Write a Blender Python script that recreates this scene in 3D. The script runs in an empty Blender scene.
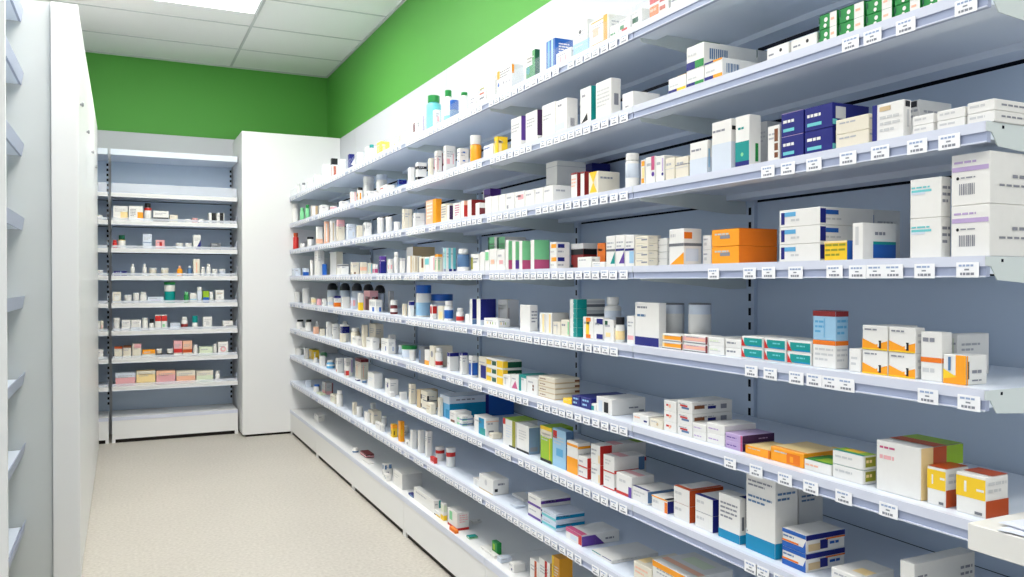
import bpy, bmesh, math, random
from mathutils import Vector, Matrix
R = random.Random(11)
scn = bpy.context.scene
COL = scn.collection

# ------------------------------------------------------------------ camera model
F, PSI, HZ, CAMZ = 810.0, math.radians(25.7), 281.0, 1.52
SP, CP = math.sin(PSI), math.cos(PSI)
def ray(x):                       # horizontal ray through an image column: (east, north) per unit depth
    u = x - 512.0
    return F*SP + u*CP, F*CP - u*SP

# ------------------------------------------------------------------ materials
def lin(c):
    o = []
    for v in c:
        v /= 255.0
        o.append(v/12.92 if v <= .04045 else ((v+.055)/1.055)**2.4)
    return (o[0], o[1], o[2], 1)
PAL = dict(white=(234,233,229), cream=(229,222,204), grey=(203,204,204), dgrey=(112,115,122), black=(26,27,32),
    navy=(20,28,118), blue=(26,92,178), lblue=(158,200,228), pale=(212,221,233), cyan=(0,138,184), sky=(95,170,215),
    teal=(0,146,142), green=(32,140,66), lgreen=(128,208,150), dgreen=(10,84,58), lime=(152,192,40), olive=(150,150,40),
    yellow=(246,203,40), orange=(250,163,30), dorange=(236,122,26), rust=(192,78,28), red=(202,46,42), dred=(138,36,36),
    maroon=(112,42,48), pink=(236,176,180), magenta=(196,84,128), purple=(96,62,152), lav=(188,166,208),
    dpurple=(66,36,82), tan=(206,182,142), brown=(122,72,42), amber=(216,152,36), peach=(244,190,160), slate=(90,125,165),
    ink=(138,140,150), bluegrey=(125,150,180), faint=(176,178,184), palegreen=(222,232,205), sand=(250,222,160), aqua=(110,200,205))
MATS = {}
def principled(name, rgb, rough=.5, spec=.5, noise=0, nscale=40, metal=0, bump=0):
    m = bpy.data.materials.new(name); m.use_nodes = True
    nt = m.node_tree; b = nt.nodes['Principled BSDF']
    b.inputs['Base Color'].default_value = lin(rgb)
    b.inputs['Roughness'].default_value = rough
    b.inputs['Metallic'].default_value = metal
    b.inputs['Specular IOR Level'].default_value = spec
    if noise or bump:
        tc = nt.nodes.new('ShaderNodeTexCoord'); nz = nt.nodes.new('ShaderNodeTexNoise')
        nz.inputs['Scale'].default_value = nscale; nz.inputs['Detail'].default_value = 3
        nt.links.new(tc.outputs['Object'], nz.inputs['Vector'])
        if noise:
            mx = nt.nodes.new('ShaderNodeMixRGB'); mx.blend_type = 'MIX'
            c = lin(rgb); k = 1-noise
            mx.inputs[1].default_value = c; mx.inputs[2].default_value = (c[0]*k, c[1]*k, c[2]*k, 1)
            nt.links.new(nz.outputs['Fac'], mx.inputs[0]); nt.links.new(mx.outputs[0], b.inputs['Base Color'])
        if bump:
            bp = nt.nodes.new('ShaderNodeBump'); bp.inputs['Strength'].default_value = bump; bp.inputs['Distance'].default_value = .002
            nt.links.new(nz.outputs['Fac'], bp.inputs['Height']); nt.links.new(bp.outputs[0], b.inputs['Normal'])
    return m
def card(c):
    k = 'card_'+c
    if k not in MATS: MATS[k] = principled('card_'+c, PAL[c], .42, .4, .05, 60)
    return MATS[k]
def plastic(c):
    k = 'plastic_'+c
    if k not in MATS: MATS[k] = principled('plastic_'+c, PAL[c], .28, .5, .03, 25)
    return MATS[k]
M_FLOOR = None
def floor_mat():
    m = bpy.data.materials.new('speckled_vinyl'); m.use_nodes = True
    nt = m.node_tree; b = nt.nodes['Principled BSDF']
    tc = nt.nodes.new('ShaderNodeTexCoord')
    n1 = nt.nodes.new('ShaderNodeTexNoise'); n1.inputs['Scale'].default_value = 55; n1.inputs['Detail'].default_value = 6
    n2 = nt.nodes.new('ShaderNodeTexNoise'); n2.inputs['Scale'].default_value = 1.3
    cr = nt.nodes.new('ShaderNodeValToRGB')
    cr.color_ramp.elements[0].position = .3; cr.color_ramp.elements[0].color = lin((186,181,171))
    cr.color_ramp.elements[1].position = .7; cr.color_ramp.elements[1].color = lin((207,202,193))
    mx = nt.nodes.new('ShaderNodeMixRGB'); mx.blend_type = 'MULTIPLY'; mx.inputs[0].default_value = .12
    nt.links.new(tc.outputs['Object'], n1.inputs['Vector']); nt.links.new(tc.outputs['Object'], n2.inputs['Vector'])
    nt.links.new(n1.outputs['Fac'], cr.inputs[0]); nt.links.new(cr.outputs[0], mx.inputs[1]); nt.links.new(n2.outputs['Fac'], mx.inputs[2])
    nt.links.new(mx.outputs[0], b.inputs['Base Color']); b.inputs['Roughness'].default_value = .42; b.inputs['Specular IOR Level'].default_value = .35
    return m
def clear_mat(name, a, rgb):
    m = bpy.data.materials.new(name); m.use_nodes = True
    nt = m.node_tree; b = nt.nodes['Principled BSDF']
    b.inputs['Base Color'].default_value = lin(rgb); b.inputs['Roughness'].default_value = .15
    tr = nt.nodes.new('ShaderNodeBsdfTransparent'); mx = nt.nodes.new('ShaderNodeMixShader')
    mx.inputs[0].default_value = a
    nt.links.new(tr.outputs[0], mx.inputs[1]); nt.links.new(b.outputs[0], mx.inputs[2])
    nt.links.new(mx.outputs[0], nt.nodes['Material Output'].inputs[0])
    return m
def emit_mat(name, rgb, s):
    m = bpy.data.materials.new(name); m.use_nodes = True
    nt = m.node_tree; e = nt.nodes.new('ShaderNodeEmission')
    e.inputs[0].default_value = lin(rgb); e.inputs[1].default_value = s
    nt.links.new(e.outputs[0], nt.nodes['Material Output'].inputs[0])
    return m
M_FLOOR = floor_mat()
M_WHITEWALL = principled('white_wall_paint', (200,203,208), .55, .3, .03, 3)
M_GREEN = principled('green_wall_paint', (90,166,72), .6, .3, .06, 2)
M_CEIL = principled('ceiling_tile', (240,240,238), .85, .1, .05, 130, bump=.15)
M_GRID = principled('ceiling_grid_metal', (196,198,198), .5, .3)
M_DECK = principled('shelf_powder_coat', (224,233,246), .38, .45, .03, 4)
M_PANEL = principled('back_panel_powder_coat', (206,222,241), .35, .45, .04, 3)
M_LIP = principled('shelf_lip_white', (212,217,232), .35, .4)
M_CHAN = principled('ticket_channel_plastic', (160,170,196), .3, .5)
M_BRKT = principled('bracket_white_coat', (212,221,220), .35, .4)
M_SLOT = principled('painted_slot_shade', (18,22,34), .8, .1)  # near-black colour standing in for shade inside slots and gaps
M_CAB = principled('white_laminate', (232,233,233), .35, .4, .02, 3)
M_GREYLAM = principled('grey_laminate', (206,211,211), .3, .5, .03, 2)
M_TOP = principled('worktop_laminate', (231,230,225), .4, .35, .02, 5)
M_PAPER = principled('white_paper', (226,231,244), .6, .2)
M_KICK = principled('dark_toe_kick', (30,26,24), .6, .2)
M_CLEAR = clear_mat('clear_acrylic', .08, (225,235,250))
M_CLEARW = clear_mat('frosted_acrylic', .45, (235,240,250))
M_TICKET = principled('ticket_paper', (246,247,250), .5, .3)
M_TINK = principled('ticket_ink', (140,144,154), .7, .1)
M_TBLUE = principled('ticket_blue_ink', (160,178,210), .7, .1)
M_LAMP = emit_mat('lamp_diffuser', (255,252,246), 15.0)
M_METAL = principled('steel', (150,152,155), .3, .5, metal=.8)

# ------------------------------------------------------------------ mesh helpers
class MB:
    def __init__(s): s.v = []; s.f = []; s.m = []; s.mats = []
    def mi(s, mat):
        if mat not in s.mats: s.mats.append(mat)
        return s.mats.index(mat)
    def poly(s, pts, mat):
        b = len(s.v); s.v += [tuple(p) for p in pts]; s.f.append(tuple(range(b, b+len(pts)))); s.m.append(s.mi(mat))
    def box(s, a, b, mat, faces=None):
        x0,y0,z0 = a; x1,y1,z1 = b
        c = [(x0,y0,z0),(x1,y0,z0),(x1,y1,z0),(x0,y1,z0),(x0,y0,z1),(x1,y0,z1),(x1,y1,z1),(x0,y1,z1)]
        o = len(s.v); s.v += c; k = s.mi(mat)
        for q in ((0,3,2,1),(4,5,6,7),(0,1,5,4),(2,3,7,6),(3,0,4,7),(1,2,6,5)):
            s.f.append(tuple(o+i for i in q)); s.m.append(k)
    def cbox(s, a, b, mat, e):      # box with chamfered edges
        bm = bmesh.new()
        bmesh.ops.create_cube(bm, size=1)
        for v in bm.verts:
            v.co = Vector(((a[0]+b[0])/2+v.co.x*(b[0]-a[0]), (a[1]+b[1])/2+v.co.y*(b[1]-a[1]), (a[2]+b[2])/2+v.co.z*(b[2]-a[2])))
        bmesh.ops.bevel(bm, geom=list(bm.edges), offset=e, segments=1, affect='EDGES')
        bm.verts.index_update()
        o = len(s.v); k = s.mi(mat)
        s.v += [tuple(v.co) for v in bm.verts]
        for f in bm.faces: s.f.append(tuple(o+v.index for v in f.verts)); s.m.append(k)
        bm.free()
    def prism(s, prof, y0, y1, mat): # profile in (x,z), extruded along y
        n = len(prof); o = len(s.v); k = s.mi(mat)
        s.v += [(x,y0,z) for x,z in prof] + [(x,y1,z) for x,z in prof]
        s.f.append(tuple(o+i for i in range(n))); s.m.append(k)
        s.f.append(tuple(o+n+i for i in reversed(range(n)))); s.m.append(k)
        for i in range(n):
            j = (i+1) % n
            s.f.append((o+i, o+n+i, o+n+j, o+j)); s.m.append(k)
    def lathe(s, prof, mat, cx=0, cy=0, n=18):
        o = len(s.v); k = s.mi(mat)
        for r, z in prof:
            for i in range(n):
                a = 2*math.pi*i/n; s.v.append((cx+r*math.cos(a), cy+r*math.sin(a), z))
        for j in range(len(prof)-1):
            for i in range(n):
                i2 = (i+1) % n
                s.f.append((o+j*n+i, o+j*n+i2, o+(j+1)*n+i2, o+(j+1)*n+i)); s.m.append(k)
        s.f.append(tuple(o+i for i in reversed(range(n)))); s.m.append(k)
        e = o+(len(prof)-1)*n
        s.f.append(tuple(e+i for i in range(n))); s.m.append(k)
    def build(s, name, parent=None, smooth=False, loc=None):
        me = bpy.data.meshes.new(name); me.from_pydata(s.v, [], s.f)
        for m in s.mats: me.materials.append(m)
        me.polygons.foreach_set('material_index', s.m)
        bm = bmesh.new(); bm.from_mesh(me); 
        if not smooth: pass
        bmesh.ops.recalc_face_normals(bm, faces=bm.faces); bm.to_mesh(me); bm.free()
        if smooth:
            me.polygons.foreach_set('use_smooth', [True]*len(me.polygons))
            me.set_sharp_from_angle(angle=math.radians(40))
        me.update()
        return link(name, me, parent, loc)
def link(name, me, parent=None, loc=None):
    o = bpy.data.objects.new(name, me); COL.objects.link(o)
    if parent: o.parent = parent
    if loc: o.location = loc
    return o
def empty(name, loc, rz=0):
    o = bpy.data.objects.new(name, None); COL.objects.link(o); o.empty_display_size = .05
    o.location = loc; o.rotation_euler = (0,0,rz); return o
def tag(o, label, cat, group=None):
    o['label'] = label; o['category'] = cat
    if group: o['group'] = group
    return o
def struct(name, mb, loc=None):
    o = mb.build(name, None, loc=loc); o['kind'] = 'structure'; return o

# ------------------------------------------------------------------ room shell
XL, XR, YB, YF, ZC = -1.02, 2.06, 9.0, -4.0, 3.78
m = MB(); m.box((XL-.1,YF-.1,-.1),(XR+.1,YB+.1,0), M_FLOOR); struct('floor', m)
m = MB(); m.box((XR,YF,0),(XR+.1,YB,ZC), M_GREEN); struct('wall_right', m)
m = MB(); m.box((XL-.1,YB,0),(XR+.1,YB+.1,ZC), M_GREEN); struct('wall_back', m)
m = MB(); m.box((XL-.1,3.7,0),(XL,YB,ZC), M_WHITEWALL); struct('wall_left', m)
# white cladding below the green band
m = MB(); m.box((2.012,YF,0),(XR,8.95,2.975), M_WHITEWALL); 
for y in (0.4,2.81,5.21,7.61): m.box((2.0105,y,2.5),(2.0125,y+.004,2.97), M_GRID)
struct('trim_1', m)
m = MB(); m.box((XL,8.95,0),(2.012,YB,3.005), M_WHITEWALL); struct('trim_2', m)
# ceiling: tiles between exposed grid bars, with the recessed light openings
GX = [1.04]; GY = [8.28, 7.5, 6.72, 5.94, 5.16, 4.38, 3.6, 2.82, 2.04, 1.26, .48, -.3, -1.08, -1.86, -2.64, -3.42]
m = MB(); m.box((XL-.1,YF-.1,ZC),(XR+.1,YB+.1,ZC+.1), M_CEIL)
for x in GX: m.box((x-.011,YF,ZC-.006),(x+.011,YB,ZC+.001), M_GRID)
for y in GY: m.box((XL,y-.009,ZC-.004),(XR,y+.009,ZC+.001), M_GRID)
for x0,y0,x1,y1 in ((XL,YB-.02,XR,YB),(XR-.02,YF,XR,YB)): m.box((x0,y0,ZC-.012),(x1,y1,ZC+.001), M_GRID)
struct('ceiling', m)

def ceiling_light(x0, y0, w, d, label):
    t = tag(empty('ceiling_light', (x0+w/2, y0+d/2, ZC-.03)), label, 'ceiling light', 'recessed ceiling light panels')
    m = MB(); e = .02
    for a,b in (((-w/2,-d/2,0),(w/2,-d/2+e,.028)),((-w/2,d/2-e,0),(w/2,d/2,.028)),((-w/2,-d/2+e,0),(-w/2+e,d/2-e,.028)),((w/2-e,-d/2+e,0),(w/2,d/2-e,.028))):
        m.box(a,b,M_CAB)
    m.build('frame', t)
    m = MB(); m.box((-w/2+e,-d/2+e,.004),(w/2-e,d/2-e,.024), M_LAMP); m.build('diffuser', t)
LIGHTY = [6.46, 4.12, 1.78, -.56, -2.9]
for i,y in enumerate(LIGHTY):
    ceiling_light(-.16, y-.6 if y > 3 else y, 1.18, 1.2 if y > 3 else .6, 'bright recessed ceiling light panel nearest the green back wall' if i == 0 else 'bright recessed ceiling light panel nearer than the one seen, above the frame')

# ------------------------------------------------------------------ price tickets (shared meshes)
def ticket_mesh(seed):
    r = random.Random(seed); m = MB()
    m.box((-.0012,-.0235,0),(0,.0235,.030), M_TICKET)
    def word(y0,y1,z0,z1,mt): m.poly([(-.0016,y1,z0),(-.0016,y0,z0),(-.0016,y0,z1),(-.0016,y1,z1)], mt)
    y = .018
    while y > -.012:
        w = r.uniform(.005,.011); word(y-w,y,.0215,.0255,M_TBLUE); y -= w+.0018
    y = .006
    word(-.004,.006,.014,.017,M_TINK)
    y = .015
    while y > -.012:
        w = r.uniform(.004,.008); word(y-w,y,.0045,.0095,M_TINK); y -= w+.0015
    me = m.build('price_ticket').data
    return me
TICK = []
for k in range(5):
    me = ticket_mesh(k); TICK.append(me)
for o in [o for o in COL.objects if o.name.startswith('price_ticket')]: bpy.data.objects.remove(o)

# ------------------------------------------------------------------ shelving bay (local x = depth from lip, y = along)
SB = [2.308, 2.048, 1.788, 1.528, 1.268, 1.008, .748, .488]   # underside of every lip
DT = .040                                                     # deck above the underside
BASEZ = .24
def bay(name, loc, rz, w, label, group, ticks, riser_rows, riser_mat, riser_h, top=2.5, canopy=False, far=False):
    t = tag(empty(name, loc, rz), label, 'shelving unit', group)
    # back panels split at each shelf, dark sheet behind painted as slot shade
    m = MB()
    edges = [BASEZ-.054] + sorted(SB) + [top-.005]
    for a,b in zip(edges[:-1], edges[1:]):
        m.box((.492,.004,a+.034),(.498,w-.004,b+.005), M_PANEL)
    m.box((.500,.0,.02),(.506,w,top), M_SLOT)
    m.build('back_panel', t)
    for y in (0, w):
        m2 = MB(); y0, y1 = (0,.018 if far else .008) if y == 0 else (w-(.012 if far else .040),w)
        m2.box((.476,y0,.02),(.4915,y1,top), M_PANEL)
        z = .30
        while (y == 0) == far and z < top-.05:
            yy = (y0+y1)/2
            sw = .0085 if far else .0062
            m2.box((.4755,yy-sw,z),(.4765,yy+sw,z+.026), M_SLOT); z += .05
        m2.build('upright', t)
    for k, b in enumerate(SB):
        s = MB()
        s.box((.014,.003,b+.028),(.470,w-.003,b+DT), M_DECK)
        s.box((.014,.003,b+.006),(.090,w-.003,b+.028), M_DECK)       # front stiffening channel
        s.box((.385,.003,b+.010),(.470,w-.003,b+.028), M_DECK)       # rear stiffening channel
        so = s.build('shelf', t)
        r = MB()
        r.box((0,.002,b+.0205),(.0138,w-.002,b+DT+.001), M_CAB if far else M_LIP)
        r.box((.003,.002,b),(.0138,w-.002,b+.0205), M_CAB if far else M_CHAN)
        r.box((-.001,.002,b-.0005),(.003,w-.002,b+.0025), M_LIP)
        r.build('price_rail', so)
        for y0,y1 in ((.0005,.0028),(w-.0028,w-.0005)):
            q = MB()
            q.prism([(.0,b+.022),(.0,b+DT-.0004),(.470,b+DT-.0004),(.4755,b-.034),(.40,b-.036),(.12,b-.012),(.035,b-.006),(.016,b+.020)], y0, y1, M_BRKT)
            q.box((.046,y0-.0006,b+.029),(.052,y1+.0006,b+.035), M_SLOT)
            q.build('bracket', so)
        if k in riser_rows:
            fh = riser_h if (not far or k == 0) else .022
            q = MB(); q.box((.004,.01,b+DT+.005),(.0065,w-.01,b+DT+.005+fh), riser_mat)
            if far: q.prism([(.004,b+DT+.005),(.004,b+DT+.005+riser_h),(.30,b+DT+.02),(.30,b+DT+.005)], .006, .009, riser_mat)
            if far: q.prism([(.004,b+DT+.005),(.004,b+DT+.005+riser_h),(.30,b+DT+.02),(.30,b+DT+.005)], w-.009, w-.006, riser_mat)
            q.build('clear_riser', so)
        for y in ticks[k]:
            link('price_ticket', R.choice(TICK), so, (-.0012, y, b-.003+R.uniform(0,.002)))
    m = MB()
    m.box((.004,.002,.035),(.472,w-.002,BASEZ), M_CAB)
    m.box((.0,.002,BASEZ-.03),(.004,w-.002,BASEZ+.003), M_LIP)
    m.build('base_plinth', t)
    m = MB(); m.box((.02,.01,0),(.46,w-.01,.035), M_KICK); m.build('toe_kick', t)
    for y in (.0, w-.03):
        m = MB(); m.box((.008,y,0),(.0195,y+.03,.0345), M_CAB); m.build('foot', t)
    if canopy:
        m = MB(); m.box((0,.0,2.70),(.492,w,2.755), M_DECK); m.build('canopy', t)
    return t

LX, LY0, BW = 1.5, 1.01, 1.2
def tick_rows(i):
    rows = []
    for k in range(8):
        ys = []
        if i == 0:
            px = {1:[850,872,905,965], 2:[768,788,814,848,880,917,949,977], 3:[714,750,769,796,835,858,876,894,925,968],
                  4:[752,771,797,815,831,847,929,970], 5:[731,757,786,812,845,890], 6:[752,782], 0:[]}.get(k, [])
            for x in px:
                p,q = ray(x); ys.append(LX*q/p - LY0)
            if k in (6,7): ys += [.15+.09*j for j in range(6)]
            ys = [y for y in ys if .03 < y < BW-.03]
        else:
            y = .05
            step = .056 if i < 3 else .075
            while y < BW-.04:
                if R.random() < .95: ys.append(y)
                y += step*R.uniform(.95,1.15)
        rows.append(ys)
    return rows
nth = ['nearest','second','third','fourth','fifth','farthest']
for i in range(6):
    lab = {0:'nearest bay of the long blue-white pharmacy shelving along the right wall',
           5:'farthest bay of the long right-hand shelving, touching the white corner cabinet'}.get(i,
           f'{nth[i]} bay, counted from the camera, of the long right-hand pharmacy shelving')
    bay('shelving_bay', (LX, LY0+i*BW, 0), 0, BW, lab, 'bays of the long right-hand shelving', tick_rows(i), {0}, M_CLEAR, .062)
FX, FY, FW = 1.035, 8.5, 1.128
bay('shelving_bay', (FX, FY-.064+.0, 0), math.pi/2, FW, 'far shelving bay facing down the aisle below the green back wall', 'far shelving bays', [[] for _ in SB], set(range(8)), M_CLEARW, .085, top=2.70, canopy=True, far=True)
bay('shelving_bay', (FX-FW-.024, FY-.064, 0), math.pi/2, .74, 'sliver of a shelving bay at far left, partly behind the white tall cabinet', 'far shelving bays', [[] for _ in SB], set(range(8)), M_CLEARW, .085, top=2.70, canopy=True, far=True)

# ------------------------------------------------------------------ tall white furniture
t = tag(empty('corner_cabinet', (1.53, 8.222, 0)), 'plain white full-height corner cabinet between the far bay and the long shelving', 'cabinet')
m = MB(); m.cbox((-.48,.012,.022),(.48,.725,2.975), M_CAB, .003); m.build('carcass', t)
m = MB(); m.cbox((-.48,-.006,.022),(.48,.0115,2.975), M_CAB, .002); m.build('front_panel', t)
m = MB(); m.box((-.45,.01,0),(.46,.70,.022), M_KICK); m.build('toe_kick', t)

def tall_cabinet(y0, y1, x1, label, split):
    t = tag(empty('tall_cabinet', (x1, y0, 0)), label, 'cabinet', 'white tall cabinets on the left')
    d = .76
    m = MB(); m.cbox((-d,.0,.05),(-.02,y1-y0,2.87), M_CAB, .002); m.build('carcass', t)
    m = MB(); m.box((-d+.02,.02,0),(-.03,y1-y0-.02,.05), M_CAB); m.build('toe_kick', t)
    n = split; w = (y1-y0)/n
    for k in range(n):
        m = MB(); m.cbox((-.0195,k*w+.002,.055),(0,(k+1)*w-.002,2.865), M_CAB, .0015); dr = m.build('door', t)
        m = MB(); m.lathe([(.006,0),(.006,.006),(.011,.007),(.012,.014),(.009,.017)], M_METAL, n=14)
        for i,(x,y,z) in enumerate(m.v): m.v[i] = (z+.0002, k*w+.06+x, 2.42+y)
        m.build('lock', dr, smooth=True)
    return t
tc = tall_cabinet(4.62, 6.3, -.19, 'tall white cabinet at left whose front edge faces the camera', 2)
m = MB(); m.cbox((-.117,-.12,.0),(.0,-.002,2.87), M_CAB, .002); m.build('corner_post', tc)
m = MB(); m.box((-.76,-.1,.0),(-.119,-.002,2.87), M_GREYLAM); m.build('end_panel', tc)
tall_cabinet(6.304, 7.95, -.19, 'tall white cabinet at left beyond the first, ending before the far bay', 2)

# nearer left shelving, seen at its front lips only
t = tag(empty('shelving_bay', (-.43, 3.77, 0)), 'shelving bay at the left edge with pale blue shelf lips seen end on', 'shelving unit')
m = MB(); m.box((-.50,0,0),(-.485,.745,2.87), M_PANEL); m.build('back_panel', t)
m = MB(); m.box((-.50,-.03,0),(.018,-.002,2.87), M_CAB); m.build('divider_panel', t)
for z in (2.78,2.48,2.14,1.786,1.415,1.05,.71,.34):
    s = MB(); s.box((-.48,.0,z-.02),(-.012,.742,z), M_DECK); so = s.build('shelf', t)
    r = MB(); r.prism([(-.012,z-.020),(0.0,z-.024),(.010,z+.034),(.006,z+.034),(-.008,z)], .0, .742, M_CHAN); r.build('price_rail', so)

# near white worktop with papers at the lower right
t = tag(empty('worktop', (1.42, .99, 0)), 'white worktop corner jutting in at the lower right edge', 'worktop')
m = MB(); m.cbox((0,-.9,1.02),(.62,0,1.069), M_TOP, .0015); m.build('top', t)
m = MB(); m.box((.22,-.88,0),(.60,-.06,1.019), M_CAB); m.build('cabinet_base', t)
def paper(loc, rz, seed, label):
    r = random.Random(seed); m = MB(); n = 8; W, H = .297, .21
    g = [[(i/n*W-W/2, j/n*H-H/2, .0006+.0025*max(0,math.sin(i*.8+seed)*math.cos(j*.6+seed*2))+.006*max(0,(.2-i/n))*r.random()) for j in range(n+1)] for i in range(n+1)]
    for i in range(n):
        for j in range(n): m.poly([g[i][j],g[i+1][j],g[i+1][j+1],g[i][j+1]], M_PAPER)
    for i in range(n):
        for j in range(n):
            b = [(p[0],p[1],p[2]-.0004) for p in (g[i][j],g[i][j+1],g[i+1][j+1],g[i+1][j])]
            m.poly(b, M_PAPER)
    o = m.build('paper_sheet', None, smooth=True, loc=loc); o.rotation_euler = (0,0,rz)
    tag(o, label, 'paper', 'sheets on the worktop')
paper((1.578,.845,1.0692), .12, 1, 'lower loose paper sheet lying on the white worktop')
paper((1.592,.835,1.0735), -.1, 4, 'upper loose paper sheet lying skewed on the white worktop')

# ------------------------------------------------------------------ stock on the shelves
def dec(mb, w, d, h, spec, rnd):
    """printing on a carton: spec strings; front face spans y from +w/2 (left) to -w/2"""
    E = .0005
    def P(face, u, v, e=E):
        if face == 'f': return (-e, w/2-u*w, v*h)
        if face == 's': return (u*d, -w/2-e, v*h)
        return (v*d, w/2-u*w, h+e)
    lay = [.0004]
    def rect(face,u0,v0,u1,v1,c,e=None):
        e = lay[0] if e is None else e
        mb.poly([P(face,u0,v0,e),P(face,u1,v0,e),P(face,u1,v1,e),P(face,u0,v1,e)], card(c))
    def text(face,u0,v0,u1,v1,c):
        L = d if face == 's' else w; H = d if face == 't' else h
        lh = .011; n = max(1, min(5, int((v1-v0)*H/lh)))
        for i in range(n):
            va = v1-(i+.62)*(v1-v0)/n; vb = v1-(i+.2)*(v1-v0)/n
            u = u0; end = u1 if i < n-1 else u0+(u1-u0)*.7
            while u < end-.02:
                q = min(end, u+max(.06, rnd.uniform(.008,.02)/max(L,.02)))
                rect(face,u,va,q,vb,c); u = q+max(.02,.0025/max(L,.02))
    for s in [x.strip() for x in spec.split(';') if x.strip()]:
        lay[0] += .00014; k = lay[0]
        t = s.split(); op = t[0]; c = t[-1]; a = [float(x) for x in t[1:-1]]
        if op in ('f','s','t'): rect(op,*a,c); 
        elif op == 'W':
            rect('f',0,a[0],1,a[1],c); rect('s',0,a[0],1,a[1],c)
        elif op[1] == 'T': text(op[0],*a,c)
        elif op[1] == 'B':
            n = 9
            for i in range(n):
                u = a[0]+(a[2]-a[0])*i/n; rect(op[0],u,a[1],u+(a[2]-a[0])/n*rnd.uniform(.35,.75),a[3],c)
        elif op[1] == '3': mb.poly([P(op[0],a[0],a[1],k),P(op[0],a[2],a[3],k),P(op[0],a[4],a[5],k)], card(c))
        elif op[1] == 'o':
            L = d if op[0] == 's' else w; H = d if op[0]=='t' else h; r = a[2]*min(L,H)
            mb.poly([P(op[0],a[0]+r*math.cos(i*math.pi/7)/L,a[1]+r*math.sin(i*math.pi/7)/H,k) for i in range(14)], card(c))

def make_carton(w, d, h, col, spec, rnd, px):
    mb = MB(); e = min(.0012, .12*min(w,d,h))
    mb.cbox((0,-w/2,0),(d,w/2,h), card(col), e)
    dec(mb, w, d, h, spec, rnd)
    if 'T' not in spec and 'B' not in spec and px > 7:
        ink = 'faint' if col in ('white','cream','pale','grey','sand','palegreen','pink','peach') else 'grey'
        dec(mb, w, d, h, f'fT .12 .58 .85 .82 {ink}; sT .12 .55 .7 .8 {ink}', rnd)
    return mb

ITEMS = []     # (unit, row, dict)
UN = {'L':'long unit', 'F':'far bay', 'P':'far left bay'}
ORD = ['top','second','third','fourth','fifth','sixth','seventh','eighth']
def add(unit, row, items):
    for it in items:
        x0,x1,yt,desc,col = it[:5]; spec = it[5] if len(it) > 5 else ''; o = it[6] if len(it) > 6 else {}
        D = dict(unit=unit,row=row,x0=x0,x1=x1,yt=yt,desc=desc,col=col,spec=spec,n=o.get('n',1),xf=o.get('xf', .018 if (unit == 'L' and row < 4) else .04),
                 d=o.get('d',.11), x2=o.get('x2'), k=o.get('k','c'), cap=o.get('cap','white'), lab=o.get('lab'), cf=o.get('cf',.22),
                 neck=o.get('neck',.8), on=o.get('on'), fo=o.get('fo'))
        ITEMS.append(D)
def row_z(r): return BASEZ if r == 8 else SB[r]+DT
def place(D):
    """deck position of a pack from where its front face stands on the shelf"""
    if D['unit'] == 'L':
        X = LX + D['xf']
        p0,q0 = ray(D['x0']); p1,q1 = ray(D['x1'])
        pc,qc = ray((D['x0']+D['x1'])/2)
        if D['k'] != 'c':
            r = .5*(D['x1']-D['x0'])*X/pc*.97; D['r'] = r
            yc = (X+r)*qc/pc; D['a0'], D['a1'] = yc-r, yc+r
            D['ztop'] = CAMZ + (HZ-D['yt'])*(X+r*(1.7 if D['row'] >= 5 else 1))/pc
        else:
            D['a1'] = X*q0/p0; D['a0'] = X*q1/p1            # along-aisle span, a0 nearer
            lim = .095 if D['x0'] < 470 else .14
            if D['x2']:
                p2,q2 = ray(D['x2']); D['d'] = max(.02, D['a0']*p2/q2 - X)
            elif D['a1']-D['a0'] > lim and D['x0'] < 600 and not D['fo']:
                # a far pack shows its near end too: share the seen width between front and end
                dd = min(D['d'], .06)
                while dd > .012:
                    a0 = (X+dd)*q1/p1
                    if D['a1']-a0 > .035: break
                    dd -= .004
                D['share'] = True; D['d'] = dd; D['a0'] = max((X+dd)*q1/p1, D['a1']-.16)
            dl = 0 if not (D.get('share') or (D['row'] >= 6 and D['x0'] < 500)) else {5:.3, 6:.5, 7:.6, 8:.6}.get(D['row'], 0)*D['d']   # below eye level the highest outline is the back of the lid
            D['ztop'] = CAMZ + (HZ-D['yt'])*(X+dl)/pc
    else:
        Y = FY-.064 + D['xf']
        p0,q0 = ray(D['x0']); p1,q1 = ray(D['x1'])
        D['a1'] = -Y*p0/q0; D['a0'] = -Y*p1/q1
        pc,qc = ray((D['x0']+D['x1'])/2); D['ztop'] = CAMZ + (HZ-D['yt'])*Y/qc
    if D['k'] != 'c': D['d'] = D['a1']-D['a0']
    if D['k'] == 'c': D['d'] = min(D['d'], .466-D['xf'])
W = 'white'
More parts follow.
